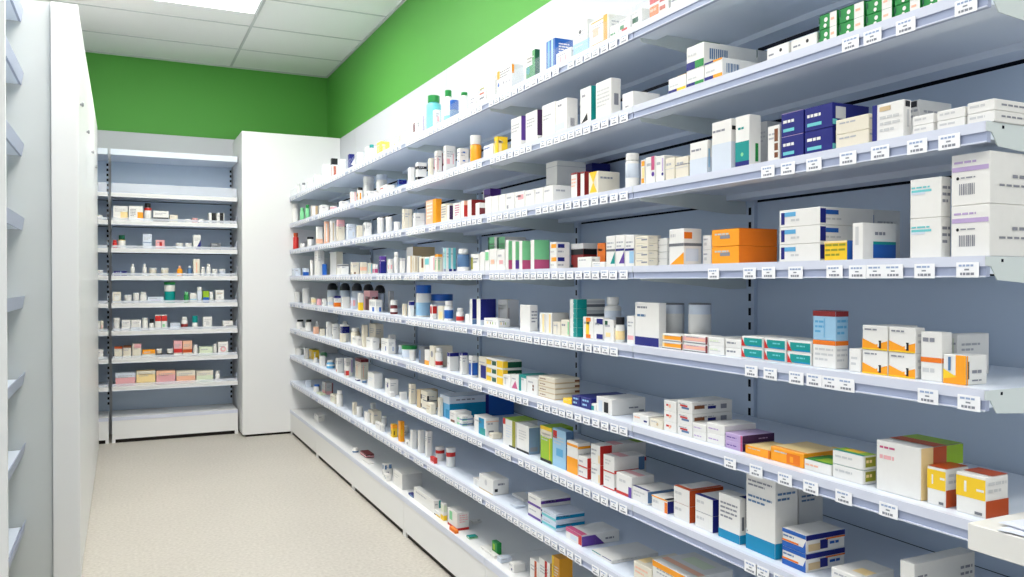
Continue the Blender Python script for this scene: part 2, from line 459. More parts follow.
# ---- long unit, top shelf
add('L',0,[
 (297,301,184,'small white jar with grey lid','white','',dict(k='b',cap='grey')),
 (302,306,183,'small white bottle with dark lid',W,'',dict(k='b',cap='dgrey')),
 (307,313,178,'short plain white carton',W), (314,321,173,'white carton with grey lettering',W,'fT .1 .3 .9 .8 ink'),
 (323,330,163,'tall plain white carton',W),
 (331,338,157,'white carton with black top and red stripe',W,'W .68 1 black;t 0 0 1 1 black;f .3 .1 .75 .6 rust',dict(d=.1)),
 (340,346,158,'slim plain white carton',W),
 (348,355,153,'navy carton with white diagonal flash','navy','s3 .3 .3 1 .75 1 .2 white'),
 (357,364,151,'white carton with pale blue edge',W,'f .8 0 1 1 pale'), (365,368,147,'thin white carton',W),
 (369,375,145,'white bottle with teal green cap',W,'',dict(k='b',cap='teal')),
 (377,390,140,'bright yellow carton','yellow','f .2 .2 .5 .6 sand'),
 (391,398,139,'white carton with faint yellow mark',W,'f .2 .3 .6 .5 sand'),(399,406,132,'cream carton with grey lettering','cream','fT .1 .3 .9 .8 ink'),
 (408,417,122,'white carton with slanting dark red stripe',W,'f .6 .3 .82 .85 maroon',dict(fo=1,d=.05)),
 (419,425,114,'white carton with lavender stripe',W,'f .55 .1 .8 .9 lav'),
 (426,442,89,'turquoise bottle with green cap','aqua','',dict(k='b',cap='green',cf=.16,xf=.10)),
 (433,441,109,'white carton with pinkish print',W,'f .3 .3 .7 .6 pink',dict(d=.05)),
 (444,453,91,'white bottle with turquoise base and green cap',W,'',dict(k='b',cap='green',cf=.16,lab=('aqua',.05,.35),xf=.09)),
 (449.5,459.5,101,'dark bottle with blue cap','slate','',dict(k='b',cap='blue',cf=.5,neck=.95)),
 (460,469,93,'white bottle with green cap',W,'',dict(k='b',cap='green',cf=.14)),
 (470,476,95,'small white carton with grey print',W,'fT .1 .3 .9 .8 ink'),
 (477,486,86,'white carton with brown and green bars',W,'f .3 .75 .8 .85 olive;f .3 .5 .8 .6 rust;f .3 .25 .8 .35 dgrey'),
 (487,495,78,'tall blank white carton',W,'f .9 0 1 1 pale'),
 (497,524,64,'wide white carton with orange square and dots',W,'f .02 .62 .2 .95 orange;fT .22 .6 .9 .9 dgrey;fo .12 .4 .09 blue;fo .45 .4 .06 dgrey;fo .65 .38 .05 dgrey;fo .85 .38 .05 dgrey'),
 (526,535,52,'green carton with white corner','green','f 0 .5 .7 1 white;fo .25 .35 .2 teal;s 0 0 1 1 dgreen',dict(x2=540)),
 (546,555,41,'royal blue carton with light stripes','blue','f .2 0 .4 1 sky;f .6 0 .8 1 lblue;s 0 0 1 1 blue;sT .2 .55 .8 .9 white;t 0 0 1 1 blue',dict(x2=573,xf=.09)),
 (556,571,51,'low white carton with pink marks',W,'f .25 .2 .35 .6 pink;f .6 .2 .7 .6 pink',dict(d=.04)),
 (573,588.5,42,'pale blue stand-in for a plastic ticket holder','lblue','',dict(d=.03)),  # opaque carton added in place of a clear plastic ticket holder
 (577,587,22,'tall white carton with two dark dots',W,'fo .3 .78 .12 dgrey;fo .3 .5 .12 dgrey',dict(xf=.1)),
 (589,608,19,'white carton with orange outline and stripe',W,'f .1 .9 .75 .94 orange;f .1 .1 .75 .13 orange;f .76 .05 .96 1 orange;f .2 .4 .5 .7 peach'),
 (609.5,618,26,'small white carton with green lettering',W,'fT .1 .2 .9 .5 green'),
 (618.5,630,19,'white carton with green and red blotches',W,'f .1 .35 .45 .6 green;f .25 .15 .75 .35 red;fT .1 .7 .9 .95 grey'),
 (631,641,11,'white carton with grey green panel',W,'f .1 .3 .7 .6 dgreen;fT .1 .7 .9 .95 grey'),
 (649,668,-9,'white carton with red and orange blocks',W,'f .02 .6 .5 .95 red;f .02 .1 .5 .5 dorange;f .55 .5 .85 .7 red;f .55 .2 .85 .35 rust;fT .05 .2 .5 .45 peach'),
 (670,690,-14,'white carton with dark lettering at the top',W,'fT .05 .3 .95 .7 ink;f .7 .3 .95 .45 maroon'),
])
# ---- second shelf
add('L',1,[
 (290,297,205,'white plastic bottle against the corner cabinet',W,'',dict(k='b')),
 (300,305,208,'small pale green bottle','lgreen','',dict(k='b',cap='lgreen')),(305.5,310,205,'taller pale green bottle','lgreen','',dict(k='b',cap='green')),
 (311,318,205,'tan edged white carton',W,'f .6 0 1 1 tan'),(319,329,204,'blank white carton',W),
 (330,337,205,'white carton with pink blotch',W,'f .3 .3 .8 .8 pink'),(339,349,200,'low white carton',W),
 (350,357,191,'white carton with pink stripe',W,'f .6 0 .8 1 pink'),(357.5,363,187,'white carton with orange stripe and black lid mark',W,'f .2 .1 .6 .6 orange;f .4 .8 1 1 black'),
 (363,375,177,'white tub with white lid',W,'',dict(k='j',xf=.085,lab=('white',.2,.7))),(376,388,175,'white tub with pale grey lid',W,'',dict(k='j',cap='pale',xf=.085,lab=('white',.2,.7))),
 (365,378,190,'low white carton with dark dot',W,'fo .6 .5 .2 dgrey',dict(d=.06)),(380,395,184,'low white carton with red lettering',W,'fT .1 .4 .8 .8 red',dict(d=.06)),
 (397,407,178,'dark blue low box','slate','f .1 .4 .7 .9 navy'),
 (408,415,167,'narrow white carton',W),(415.5,427,161,'white carton crossed by two black bars',W,'W .66 .8 black;W .1 .24 black'),
 (428,434,158,'cream carton','cream'),(434.5,443,150,'white carton with rosy side stripes',W,'f .05 .2 .25 .7 pink;f .85 .1 1 .9 maroon'),
 (443.5,456,144,'tall white carton with pale pink marks',W,'f .1 .3 .4 .5 pink;f .7 .3 .8 .7 pink'),
 (457,469,147,'white carton with small blue dashes',W,'f .3 .75 .6 .82 blue;f .3 .3 .6 .37 blue'),
 (470,482,136,'orange bottle with white cap','orange','',dict(k='b',cf=.33,cap='white',neck=1.0)),
 (483.5,493,145,'white carton with blue scribble',W,'fT .1 .6 .9 .85 blue'),
 (494,508,135,'bright yellow small carton','yellow','f .1 .1 .4 .8 sand'),
 (511,521.3,118,'white carton with violet side',W,'s 0 .2 1 1 purple;fT .1 .5 .8 .8 faint',dict(fo=1,d=.1)),
 (525.5,537.3,112,'white carton with dark plum side',W,'s 0 .18 1 1 dpurple;fT .1 .5 .8 .8 faint',dict(fo=1,d=.1)),
 (542,555,104,'tall blank white carton',W,'fT .1 .5 .7 .7 faint',dict(fo=1,d=.1)),
 (555.5,567,100,'white carton with barcode on its side',W,'fT .2 .75 .7 .9 ink;f 0 .1 .8 .3 pale;sB .3 .15 .7 .4 ink',dict(x2=578)),
 (580,591,88,'white carton with teal side and dark picture',W,'s 0 0 1 1 teal;f3 .1 .05 .7 .1 .65 .3 black;fT .2 .7 .6 .85 ink',dict(fo=1,d=.1)),
 (595.5,611,81,'tall white carton with square barcode label',W,'s .3 .3 .75 .6 ink;fT .1 .3 .9 .8 grey',dict(x2=621)),
 (622,633,93,'flat wide white carton',W,'fT .3 .1 .7 .3 ink',dict(x2=660)),
 (668,685.5,77,'white carton with navy and yellow bands',W,'f 0 .14 .5 .3 navy;f .5 .14 1 .3 yellow;t 0 0 .5 .3 navy;t .5 0 1 .3 yellow;fT .1 .4 .8 .6 grey',dict(d=.2)),
 (686,703.5,69,'lower white carton with navy and green band',W,'f 0 .14 .5 .3 navy;f .5 .14 1 .3 green;fT .1 .4 .8 .6 grey',dict(d=.2)),
 (686,703.5,45.5,'upper white carton with navy and green band',W,'f 0 .0 .5 .32 navy;f .5 0 1 .32 green;t 0 0 .5 .3 navy;t .5 0 1 .3 green;sB .1 .3 .45 .75 slate;fT .1 .5 .8 .7 grey',dict(d=.2,on=1)),
 (704,722,61,'white carton with navy and orange band',W,'f 0 .14 .5 .3 navy;f .5 .14 1 .3 orange;f 0 .92 .5 1 navy;f .5 .92 1 1 orange;sB .1 .3 .45 .75 slate;fT .1 .4 .8 .6 grey',dict(x2=760)),
 (737,757,54,'white carton with dark green top',W,'t 0 0 1 1 dgreen;f 0 .85 1 1 dgreen',dict(xf=.30)),
 (766,788,46,'flat white carton with black dot, left of pair',W,'fo .65 .6 .13 black;fT .1 .3 .5 .6 ink'),
 (790,816,37,'flat white carton with black dot, right of pair',W,'fo .65 .6 .13 black;fT .1 .3 .5 .6 ink'),
] + [(a,b,y,f'{s} green and white carton with white ovals','green','f .62 0 1 1 white;fo .4 .62 .16 white;fo .36 .22 .14 white;fT .68 .3 .95 .7 peach;f 0 .45 .08 .9 dgreen;t 0 0 1 1 green',dict(n=2))
  for a,b,y,s in ((818,836,14,'first'),(838,863,6,'second'),(865,891,-2,'third'),(893,919,-11,'fourth'),(921,946,-18,'fifth'))])
# ---- third shelf
add('L',2,[
 (293,299,233,'red bottle near the corner cabinet','red','',dict(k='b',cap='rust')),
 (300,305,243,'tiny white carton',W),
 (307,314,237,'white jar with black cap',W,'',dict(k='j',cap='black')),(316,323,226,'white carton with peach base',W,'f .1 .1 .9 .35 peach'),
 (324,329.5,221,'peach striped carton','peach','f .2 .1 .5 .9 white'),(330,336,220,'white carton with brown stripe',W,'f .4 .1 .6 .9 tan'),
 (336.5,345,219,'pink topped cream carton','pink','f 0 0 1 .7 cream'),(346,356,223,'grey white carton','pale','f .6 .2 .8 .5 grey'),
 (356.5,363,225,'small cream white carton','cream'),(363.5,372,222,'white carton with black diamond',W,'f3 .2 .55 .85 .55 .5 .85 black;f3 .2 .55 .85 .55 .5 .3 dgrey'),
 (377,385,218,'white jar, leftmost of three',W,'',dict(k='j')),(385.5,393,217,'white jar, middle of three',W,'',dict(k='j')),(393.5,401,222,'white jar, rightmost of three',W,'',dict(k='j')),
 (402,412.5,208,'tall ivory carton','cream','f .5 0 .55 1 grey'),(413,425,212,'white carton with faint fold',W,'f .1 .5 .9 .52 grey'),
 (426,436,200,'orange carton with pale front','orange','f 0 0 .7 1 peach;fT .1 .2 .65 .9 white;t 0 0 1 1 dorange',dict(x2=442)),
 (441,446.5,204,'cream carton with grey print','cream','fT .1 .2 .9 .9 ink'),(447,449.5,205,'white carton with plum side',W,'s 0 .1 1 .95 dpurple',dict(fo=1,d=.1)),
 (453,460,203,'white carton with pink lettering',W,'fT .3 .2 .9 .9 magenta',dict(fo=1,d=.1)),(460.5,464,201,'white carton with scarlet side',W,'s 0 .1 1 .75 red;s 0 .75 1 1 peach',dict(fo=1,d=.1)),
 (467.5,471.5,200,'white carton with deep red side',W,'s 0 .1 1 1 dred',dict(fo=1,d=.1)),(475.5,479.5,203,'white carton with maroon side',W,'s 0 .05 1 .6 maroon',dict(fo=1,d=.1)),
 (483,501,188,'white carton with purple top band',W,'f .15 .55 1 1 purple;t 0 0 1 1 lav',dict(xf=.16,d=.12)),
 (485,491.5,197,'small white carton, first in the white row',W),(492,498.5,196,'small white carton, second in the white row',W),(499,505.5,194.5,'small white carton, third in the white row',W),
 (506,514.5,193,'small white carton, fourth in the white row',W,'f .1 .1 .3 .3 ink'),(515,524.5,191.5,'small white carton with pink smudge',W,'f .3 .5 .9 .8 pink'),(525,534.5,190,'small white carton, sixth in the white row',W),
 (535,543,188,'small white carton, seventh in the white row',W),(543.5,553,186,'small white carton, eighth in the white row',W),
 (546,557,162,'large white box with lid line',W,'W .46 .48 grey;W .88 .895 grey;sT .1 .52 .12 .55 grey',dict(n=1,xf=.15,x2=586)),
 (583,592,164,'navy carton standing behind the white box','navy','',dict(xf=.37)),
 (571,577,173,'white carton with dark red side, left of two',W,'s 0 0 1 1 dred;f 0 .93 1 1 dred;fT .05 .4 .85 .8 peach',dict(fo=1,d=.1)),(580.2,584.3,172,'white carton with dark red side, right of two',W,'s 0 0 1 1 dred;f 0 .93 1 1 dred',dict(fo=1,d=.1)),
 (588.5,598,172,'cream carton with yellow cross pattern','cream','f3 .1 .1 .9 .1 .5 .55 yellow;f3 .1 1 .9 1 .5 .5 yellow;sT .1 .6 .9 .8 ink',dict(x2=620)),
 (625,640,154,'white pill bottle with ribbed body',W,'',dict(k='b',cf=.2,neck=.95,lab=('pale',.3,.7))),
 (640.5,645,160,'slim white carton with orange spots',W,'f .2 .75 .9 .95 orange;f .3 .3 .9 .7 sand;f .2 .1 .8 .28 orange',dict(fo=1,d=.1)),
 (645.5,655,157,'white carton with magenta stripe',W,'f .6 .5 .95 1 magenta;fo .78 .35 .15 purple'),(655.5,664,156,'white carton with navy dot',W,'f .75 .4 .9 .9 lav;fo .82 .3 .12 navy'),
 (665,674.5,158,'cream carton, left of two','cream','f 0 .5 1 .53 grey'),(675,688,157,'cream carton, right of two','cream','f 0 .5 1 .53 grey;W .62 .66 ink'),
 (689.5,707,142,'white carton with pale blue lower half',W,'W 0 .5 pale;fT .1 .68 .9 .82 ink;s .2 .2 .5 .75 lblue',dict(x2=711)),
 (711.5,731,121,'tall white carton with pale blue lower half',W,'W 0 .55 pale;fT .05 .75 .95 .85 ink;s .1 .78 .8 .86 black',dict(x2=735)),
 (735,749,116,'tall white carton with teal gradient block',W,'f 0 .02 1 .5 teal;f 0 .02 1 .12 navy;fo .5 .25 .1 lgreen;fT .2 .7 .8 .8 teal;s .5 .1 .75 .45 green',dict(x2=761)),
 (757,766.5,122,'grey white carton behind the teal one','grey','',dict(xf=.16)),
 (767,779,126,'white carton with vertical brown lettering',W,'f .6 .1 .9 .25 brown;f .6 .3 .9 .5 brown;f .6 .55 .9 .9 brown'),
 (780.5,803,112,'left navy carton with aqua bar','navy','f .1 .18 .6 .32 aqua;fT .1 .45 .8 .75 white;f 0 .98 1 1 lav',dict(n=2)),
 (804,832,105.5,'right navy carton with aqua bar','navy','f .1 .18 .62 .32 aqua;fT .1 .45 .8 .75 white;s 0 .1 .12 .32 aqua;s .08 .35 .35 .85 grey',dict(n=2,x2=869)),
 (835,868,117,'flat cream carton','cream','',dict(n=2,d=.03)),
 (871.5,903,103,'white carton with navy left edge',W,'f 0 0 .16 1 navy;f .24 .8 .6 .92 tan;fT .25 .2 .9 .7 grey;s .2 .82 .8 .97 black;s .4 .3 .7 .75 grey',dict(x2=911)),
 (906,919,101,'white carton with black mark, behind',W,'f .2 .85 .8 .98 black',dict(xf=.13)),
 (911.5,933,115,'small flat white carton',W,'fT .1 .3 .9 .8 grey',dict(n=2)),
 (936,964,109,'medium flat white carton',W,'fT .1 .3 .9 .8 grey',dict(n=2)),
 (966,994,101,'large flat white carton',W,'fT .1 .3 .9 .8 grey;sT .1 .3 .9 .7 ink',dict(n=2,d=.2)),
])
# ---- fourth shelf
add('L',3,[
 (291,301,268,'low grey white carton','pale'),(302.5,309,268,'low blue carton','blue','f 0 .5 .6 1 pale'),
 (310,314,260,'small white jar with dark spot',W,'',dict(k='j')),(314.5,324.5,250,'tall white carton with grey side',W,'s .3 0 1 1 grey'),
 (322,327,264,'small blue carton','blue','',dict(d=.05,xf=.035)),
 (330,336.5,252,'tall white carton with cream side',W,'s 0 0 1 1 cream',dict(x2=343,xf=.1)),(337,349,264,'white box with dark lid line',W,'f 0 .8 1 .95 dgrey',dict(d=.06)),
 (350.5,359.5,262,'cream carton with brown speck','cream','f .3 0 .5 .2 brown'),(360,367,262,'cream carton with orange print','cream','f .2 .3 .9 .6 peach'),(367.5,372,263,'small cream carton with blue edge','cream','f .7 .1 1 .9 aqua'),
 (372.5,378,264,'white carton with magenta spot',W,'f .1 .1 .7 .5 magenta'),
 (379,386.5,256,'purple navy carton','purple','f 0 0 .5 .7 navy;fo .7 .6 .2 lav'),
 (387.5,393,259,'small white carton with rosy mark',W,'f .4 .3 .8 .6 pink'),(393.5,399,252,'white bottle with white cap',W,'',dict(k='b')),(399.5,405.5,258,'white carton with grey top',W,'f 0 .8 1 1 grey'),
 (406.5,413,247,'long white carton with beige side',W,'s 0 0 1 1 tan',dict(x2=435,xf=.12)),
 (407,412,256,'slim white carton with tan edge',W,'f .7 0 1 1 tan',dict(d=.06)),(412.5,418.5,256,'cream carton with tan strokes','cream','f .3 .1 .5 .9 tan',dict(d=.06)),(419,424,257,'cream carton with brown stroke','cream','f .5 .3 .9 .9 brown',dict(d=.06)),
 (424.5,429.5,257,'white carton with aqua patch',W,'f .1 .5 .9 .9 aqua',dict(d=.06)),(430,434.5,256,'white carton with pink edge',W,'f .7 .1 1 .9 pink',dict(d=.06)),(435,442.5,254,'cream carton with orange top','cream','f 0 .85 1 1 orange;f .2 .1 .4 .7 lgreen'),
 (443,456,247.5,'white carton with two turquoise stripes',W,'f .25 .12 .5 1 aqua;f .7 .12 1 1 aqua;f .3 0 .6 .12 navy;f .75 0 1 .12 navy'),
 (457,470,249,'white bottle with navy round emblem',W,'fo .5 .3 .2 navy',dict(k='b',lab=('slate',.2,.75))),
 (471,479,254,'white carton with olive edge',W,'f 0 .1 .25 .8 olive;fT .3 .4 .9 .8 ink'),(480,484.5,252,'slim white carton','white'),(485,489,250,'slim white and green carton',W,'f .1 .5 .9 .9 lgreen'),
 (488,496.5,237,'tall carton with mint top, left of two',W,'f 0 .52 .75 1 lgreen;f 0 .5 .18 1 dgreen',dict(xf=.11)),(497,505,237,'tall carton with mint top, right of two',W,'f .25 .52 1 1 lgreen;f 0 .5 .25 1 dgreen',dict(xf=.11)),
 (489.5,496.5,249,'white carton with peach speck',W,'f .2 .3 .7 .5 peach',dict(d=.05)),(497,504.5,250,'white carton with red speck',W,'f .3 .3 .8 .5 pink',dict(d=.05)),
 (505.5,508.5,240,'white carton with mint and pink side, first of four',W,'s 0 .33 1 .97 lgreen;s 0 .03 1 .33 magenta',dict(fo=1,d=.1)),(512,515.5,241,'white carton with mint and purple side',W,'s 0 .33 1 .97 lgreen;s 0 .03 1 .33 purple',dict(fo=1,d=.1)),
 (519,522.3,241,'white carton with mint and pink side, third of four','white','s 0 .33 1 1 lgreen;s 0 0 1 .33 magenta',dict(fo=1,d=.1)),(530.5,534.3,240,'white carton with mint and pink side, widest of four',W,'s 0 .33 1 1 lgreen;s 0 0 1 .33 magenta',dict(x2=549.5)),
 (550,556.5,242,'white carton with orange front and navy side mark',W,'f .2 .55 1 .85 orange;s .1 .55 .6 .85 navy;fT .1 .1 .9 .4 grey;sT .1 .1 .7 .4 faint',dict(n=2,x2=570)),
 (571,597,243,'dark red carton with black band and white top','dred','f 0 .78 1 1 white;f 0 .55 1 .77 black;f 0 .0 .2 .15 black',dict(xf=.085)),
 (577.5,591,257,'white label carton before the dark red one',W,'',dict(d=.04)),(592,604.5,262,'low white carton','white','f .2 .3 .6 .5 pale',dict(d=.04)),
 (597.5,605.5,243,'orange brown carton','brown','f 0 .2 1 1 dorange',dict(xf=.085)),
 (606,615,236,'white carton with dark line and teal triangle',W,'f 0 .5 1 .57 dgrey;f3 .5 .1 1 .1 1 .48 teal'),(615.5,624.5,235,'white carton with dark line and purple triangle',W,'f 0 .5 1 .57 navy;f3 .4 .1 1 .1 1 .5 purple'),(625,634,235,'white carton with dark line and blue patch',W,'f 0 .5 1 .57 navy;f .5 .1 1 .48 lblue'),
 (635,648,236,'flat cream carton with dark dash','cream','f .5 .4 .95 .6 ink',dict(n=4)),(648.5,667,238.5,'flat pale carton in grey stack',W,'f 0 0 1 .06 grey',dict(n=4,xf=.06)),
 (669,684,229,'white carton with orange square and triangle',W,'W .52 .6 dgrey;s 0 .72 .45 .9 dorange;f3 .1 .02 1 .02 1 .35 orange;fT .1 .7 .6 .9 grey;s .1 .1 .8 .45 pale',dict(x2=702)),
 (702.5,711,235,'small white carton between two stacks',W,'f .2 .3 .5 .5 grey',dict(n=2,xf=.07)),
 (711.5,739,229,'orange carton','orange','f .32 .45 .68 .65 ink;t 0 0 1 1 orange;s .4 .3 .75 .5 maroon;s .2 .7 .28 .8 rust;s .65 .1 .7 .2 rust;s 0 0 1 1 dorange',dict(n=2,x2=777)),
 (779,820,208.5,'white carton with navy edge and blue pill mark',W,'f .05 .15 .14 .85 navy;f .14 .6 .42 .85 sky;fT .3 .2 .6 .5 grey;s 0 .12 .1 .92 navy;s .1 .6 .33 .85 blue;sT .1 .2 .5 .45 grey',dict(n=3,x2=874)),
 (846,874,211,'white carton with navy and blue mark, deeper in',W,'f .3 .4 .55 .95 navy;f .55 .5 1 .9 blue',dict(xf=.27,d=.1)),
 (824,847,241,'yellow sticker-fronted carton','yellow','fT .05 .15 .95 .9 olive;f 0 .9 1 1 sand;s 0 0 1 1 blue',dict(d=.02)),
 (852,863,223,'white carton with blue block on its side',W,'f .3 .4 .6 .9 grey;s .3 .05 1 .42 blue;s .3 .42 1 .5 teal;sT .35 .6 .8 .8 ink',dict(x2=896)),
 (909.5,941,178,'white carton with aqua lettering',W,'f .05 .66 .7 .72 aqua;fT .05 .72 .9 .82 aqua;f .05 .6 .5 .66 pale;sT .1 .3 .9 .8 ink',dict(n=2,x2=951)),
 (950.5,989.8,153,'large white carton with barcode and lavender lettering',W,'fT .08 .78 .9 .88 lav;f .03 .66 .97 .75 lav;fB .22 .2 .65 .42 ink;fo .18 .53 .04 black;fT .26 .5 .8 .56 ink;sT .1 .3 .6 .4 ink;sT .25 .45 .7 .6 ink',dict(n=2,d=.27)),
])
# ---- fifth shelf
add('L',4,[
 (294,301,292,'small white tub',W,'',dict(k='j')),(302.5,309.5,289,'white carton with grey edge',W,'f .7 0 1 1 grey'),(311,316,298,'small cream carton','cream','f .2 .3 .8 .8 sand'),(316.5,321.5,299,'small pinkish carton','pink'),(322,326.5,299,'small white carton with black dot',W,'fo .6 .4 .3 black'),
] + [(a,a+11,y,f'white bottle with domed black cap, {s} of five','pale','',dict(k='b',cap='black',cf=.32,neck=1.02,xf=.16)) for a,y,s in ((327,283,'leftmost'),(339.5,283,'second'),(351.5,283,'third'),(363,284,'fourth'),(374.5,285,'rightmost'))] + [
 (327.5,333,297,'white carton below the black caps',W,'f .2 .2 .8 .5 pale'),(333.5,341,296,'white carton with navy top and orange base',W,'f .1 .8 1 1 navy;f .1 .05 1 .4 dorange'),
 (341.5,350,297,'white carton with faint lettering',W,'fT .1 .3 .9 .7 grey'),(350.5,357,298,'white carton with pinkish tint','pale','f .2 .3 .7 .8 pink'),(357.5,363.5,293,'white carton with yellow base',W,'f .3 0 1 .45 yellow'),
 (364,387,291,'rose and maroon carton lying flat','maroon','f 0 0 .25 1 pink;f .2 .7 1 1 pink;t 0 0 1 1 maroon',dict(xf=.10,d=.1)),
 (369,386,300,'white carton with grey squares and blue mark',W,'f .1 .5 .3 .85 grey;f .4 .5 .6 .85 grey;f .7 .5 .9 .85 grey;f .5 .05 .8 .4 blue',dict(d=.05)),
 (388,394,291,'grey white carton at the back','grey','',dict(xf=.2)),
 (390,398,300,'small brown bottle with white cap','maroon','',dict(k='b',cf=.35,neck=.95,lab=('white',.15,.4))),
 (402,407.5,304,'cream carton with tan line','cream','f .6 .1 .75 .9 tan'),(408,414.5,301,'white carton with navy top corner',W,'f .4 .72 1 .95 navy'),
 (415,432,285,'white tub with bright blue lid',W,'',dict(k='j',cap='blue',cf=.26,lab=('lblue',.05,.45),xf=.06)),
 (430,437,305,'white carton with red corner',W,'f .1 .4 .7 .9 red',dict(d=.03)),(437.5,443,306,'cream carton with tan print','cream','f .3 .1 .9 .6 sand',dict(d=.03)),
 (430,454,294,'wide white tub with flat blue lid',W,'',dict(k='j',cap='blue',cf=.3,xf=.12)),
 (444,454,301,'white bottle with blue label',W,'',dict(k='b',cap='white',lab=('blue',.12,.55))),
 (456,464.5,308,'white bottle with red label',W,'',dict(k='b',cap='white',lab=('red',.12,.42))),(465,469,314,'small white box beside red label',W),
 (469.5,472.3,299,'white carton with navy side, slim','white','s 0 .22 1 1 navy;s 0 0 1 .2 slate',dict(fo=1,d=.1)),
 (476.5,480.5,299,'slim white carton with navy side',W,'s 0 .2 1 1 navy;s 0 0 1 .2 pale',dict(x2=496)),
 (498,519,300,'grey beige carton','tan','f 0 0 1 1 grey;f .1 .3 .15 .7 brown',dict(xf=.12)),
 (484,518,319.5,'flat white carton with coloured specks',W,'f .2 .3 .3 .6 sand;f .45 .3 .5 .6 brown;f .6 .3 .65 .6 lime;f .8 .3 .85 .6 grey',dict(d=.07)),
 (520,530,305,'tall white carton with grey pattern on side',W,'sT .2 .3 .9 .8 ink',dict(x2=538)),
 (539.5,545.5,313,'white carton with orange line',W,'f .5 .05 .8 .95 sand'),(546,552,313,'white carton with orange line and grey side',W,'f .5 .05 .8 .95 sand;s 0 0 1 1 grey',dict(x2=568)),
 (553,560.5,322,'short cream carton','cream','f .5 .1 .6 .9 grey'),(561,569,320,'short cream carton with green edge','cream','f .85 .1 1 .9 lgreen;fT .1 .5 .8 .8 ink'),
] + [
 (570,577,299,'white and green carton with zigzag edge','white','f .5 0 1 1 teal;f3 0 0 .6 .5 0 1 white;s 0 0 .35 1 teal;s .35 .15 1 .45 dgrey;s .35 .55 1 .85 grey',dict(n=4,x2=605)),
 (583,593.5,317,'white carton with orange bracket shape',W,'f .3 .05 .6 .95 yellow;f .3 .8 .75 .97 dorange;f .3 .03 .75 .2 dorange'),(594,603,318,'white carton with two navy squares',W,'f .3 .72 1 .97 navy;f .3 .05 1 .27 navy'),
 (604,622,297,'big white pill bottle',W,'',dict(k='b',cf=.17,neck=.72,xf=.072)),
 (604,614,320,'white carton with small green mark',W,'f .1 .75 .4 .95 dgreen;f .2 .2 .7 .4 sand',dict(d=.028)),
 (615,626,317,'small white bottle with black cap',W,'',dict(k='b',cap='black',cf=.3,neck=.95,lab=('sand',.1,.45))),
 (627,634.5,316,'white carton with rose lettering',W,'f .1 .15 .9 .3 pink'),
 (635,659,302.5,'tall white carton with royal blue base',W,'f 0 0 1 .2 navy;fT .1 .62 .6 .75 slate;fT .1 .82 .7 .93 ink',dict(d=.03)),
 (663,685,303,'white canister with dark top, left of pair','pale','',dict(k='t',cap='dgrey',xf=.1,lab=('white',.3,.8))),(688,712,303,'white canister with dark top, right of pair','pale','',dict(k='t',cap='dgrey',xf=.1,lab=('white',.3,.8))),
 (662.5,683,334,'flat white carton with amber band',W,'f 0 .25 1 .75 orange;f 0 .25 .1 .75 sand;f 0 0 1 .1 dgrey;f .92 .0 1 .9 brown',dict(n=2,d=.055)),
 (683.5,708,335,'flat white carton with salmon band',W,'f 0 .25 1 .75 pink;f .1 .35 .9 .6 peach;f 0 0 1 .1 dgrey;f .92 .0 1 .9 maroon',dict(n=2,d=.055)),
 (708.5,724,337.5,'flat white carton with pale green lettering',W,'fT .1 .3 .9 .8 palegreen;f .1 .4 .8 .5 grey',dict(n=2)),
 (725.5,741.5,339.5,'flat white carton with grey lettering',W,'fT .1 .3 .9 .8 ink',dict(n=2)),
] + [(a,b,y,f'teal and white carton, {s} column of three','white','f .12 .12 .97 .86 teal;f3 0 .1 .2 .1 0 .9 red;fT .4 .4 .9 .7 aqua;f .3 .12 .97 .25 cyan',dict(n=2)) for a,b,y,s in ((741.5,763,336.5,'left'),(764.5,786,338.5,'middle'),(787.5,811.5,341,'right'))] + [
 (813,836,340.5,'lower white carton with orange band',W,'W .84 1 dorange;fT .1 .2 .9 .75 grey;sT .1 .2 .9 .75 grey',dict(x2=849)),
 (813,836,311,'upper light blue carton with dark red top','lblue','W .82 1 dred;t 0 0 1 1 dred;fT .1 .2 .5 .7 sky;f .5 .1 .53 .75 sky;sT .1 .15 .9 .75 sky',dict(x2=849,on=1)),
 (849,861,349,'small white carton next to the orange band',W,'fT .2 .2 .8 .7 grey'),
 (862.5,888,325.5,'left white carton with orange swoosh',W,'f3 0 .02 1 .02 0 .45 orange;f3 0 .02 1 .02 1 .4 orange;f .4 .02 .7 .2 orange;f .66 .08 .76 .4 black;f .62 .14 .68 .34 white;fT .1 .75 .8 .9 ink;f 0 0 1 .06 yellow',dict(n=2,d=.1)),
 (889,916,327,'right white carton with orange swoosh',W,'f3 0 .02 1 .02 0 .45 orange;f3 0 .02 1 .02 1 .4 orange;f .4 .02 .7 .2 orange;f .66 .08 .76 .4 black;f .62 .14 .68 .34 white;fT .1 .75 .8 .9 ink;f 0 0 1 .06 yellow;sT .2 .3 .8 .8 grey',dict(n=2,x2=926)),
 (921,942.5,332,'tall white carton with rust band',W,'W .38 .48 dorange;fT .1 .72 .9 .92 ink;fT .1 .1 .9 .3 grey',dict(x2=953)),
 (946,958,334,'plain white carton behind the rust banded one',W,'f .6 .1 .7 .9 palegreen',dict(xf=.17)),
 (943.5,967,355,'orange and white carton with grey end',W,'f 0 0 1 .3 orange;f .55 0 1 1 orange;f3 0 .15 .6 .25 0 .5 yellow;f .22 .45 .34 .92 slate;s 0 .2 .12 .8 black;s 0 0 .06 1 orange;sT .25 .3 .95 .55 ink;sT .25 .08 .9 .2 ink',dict(x2=988)),
])
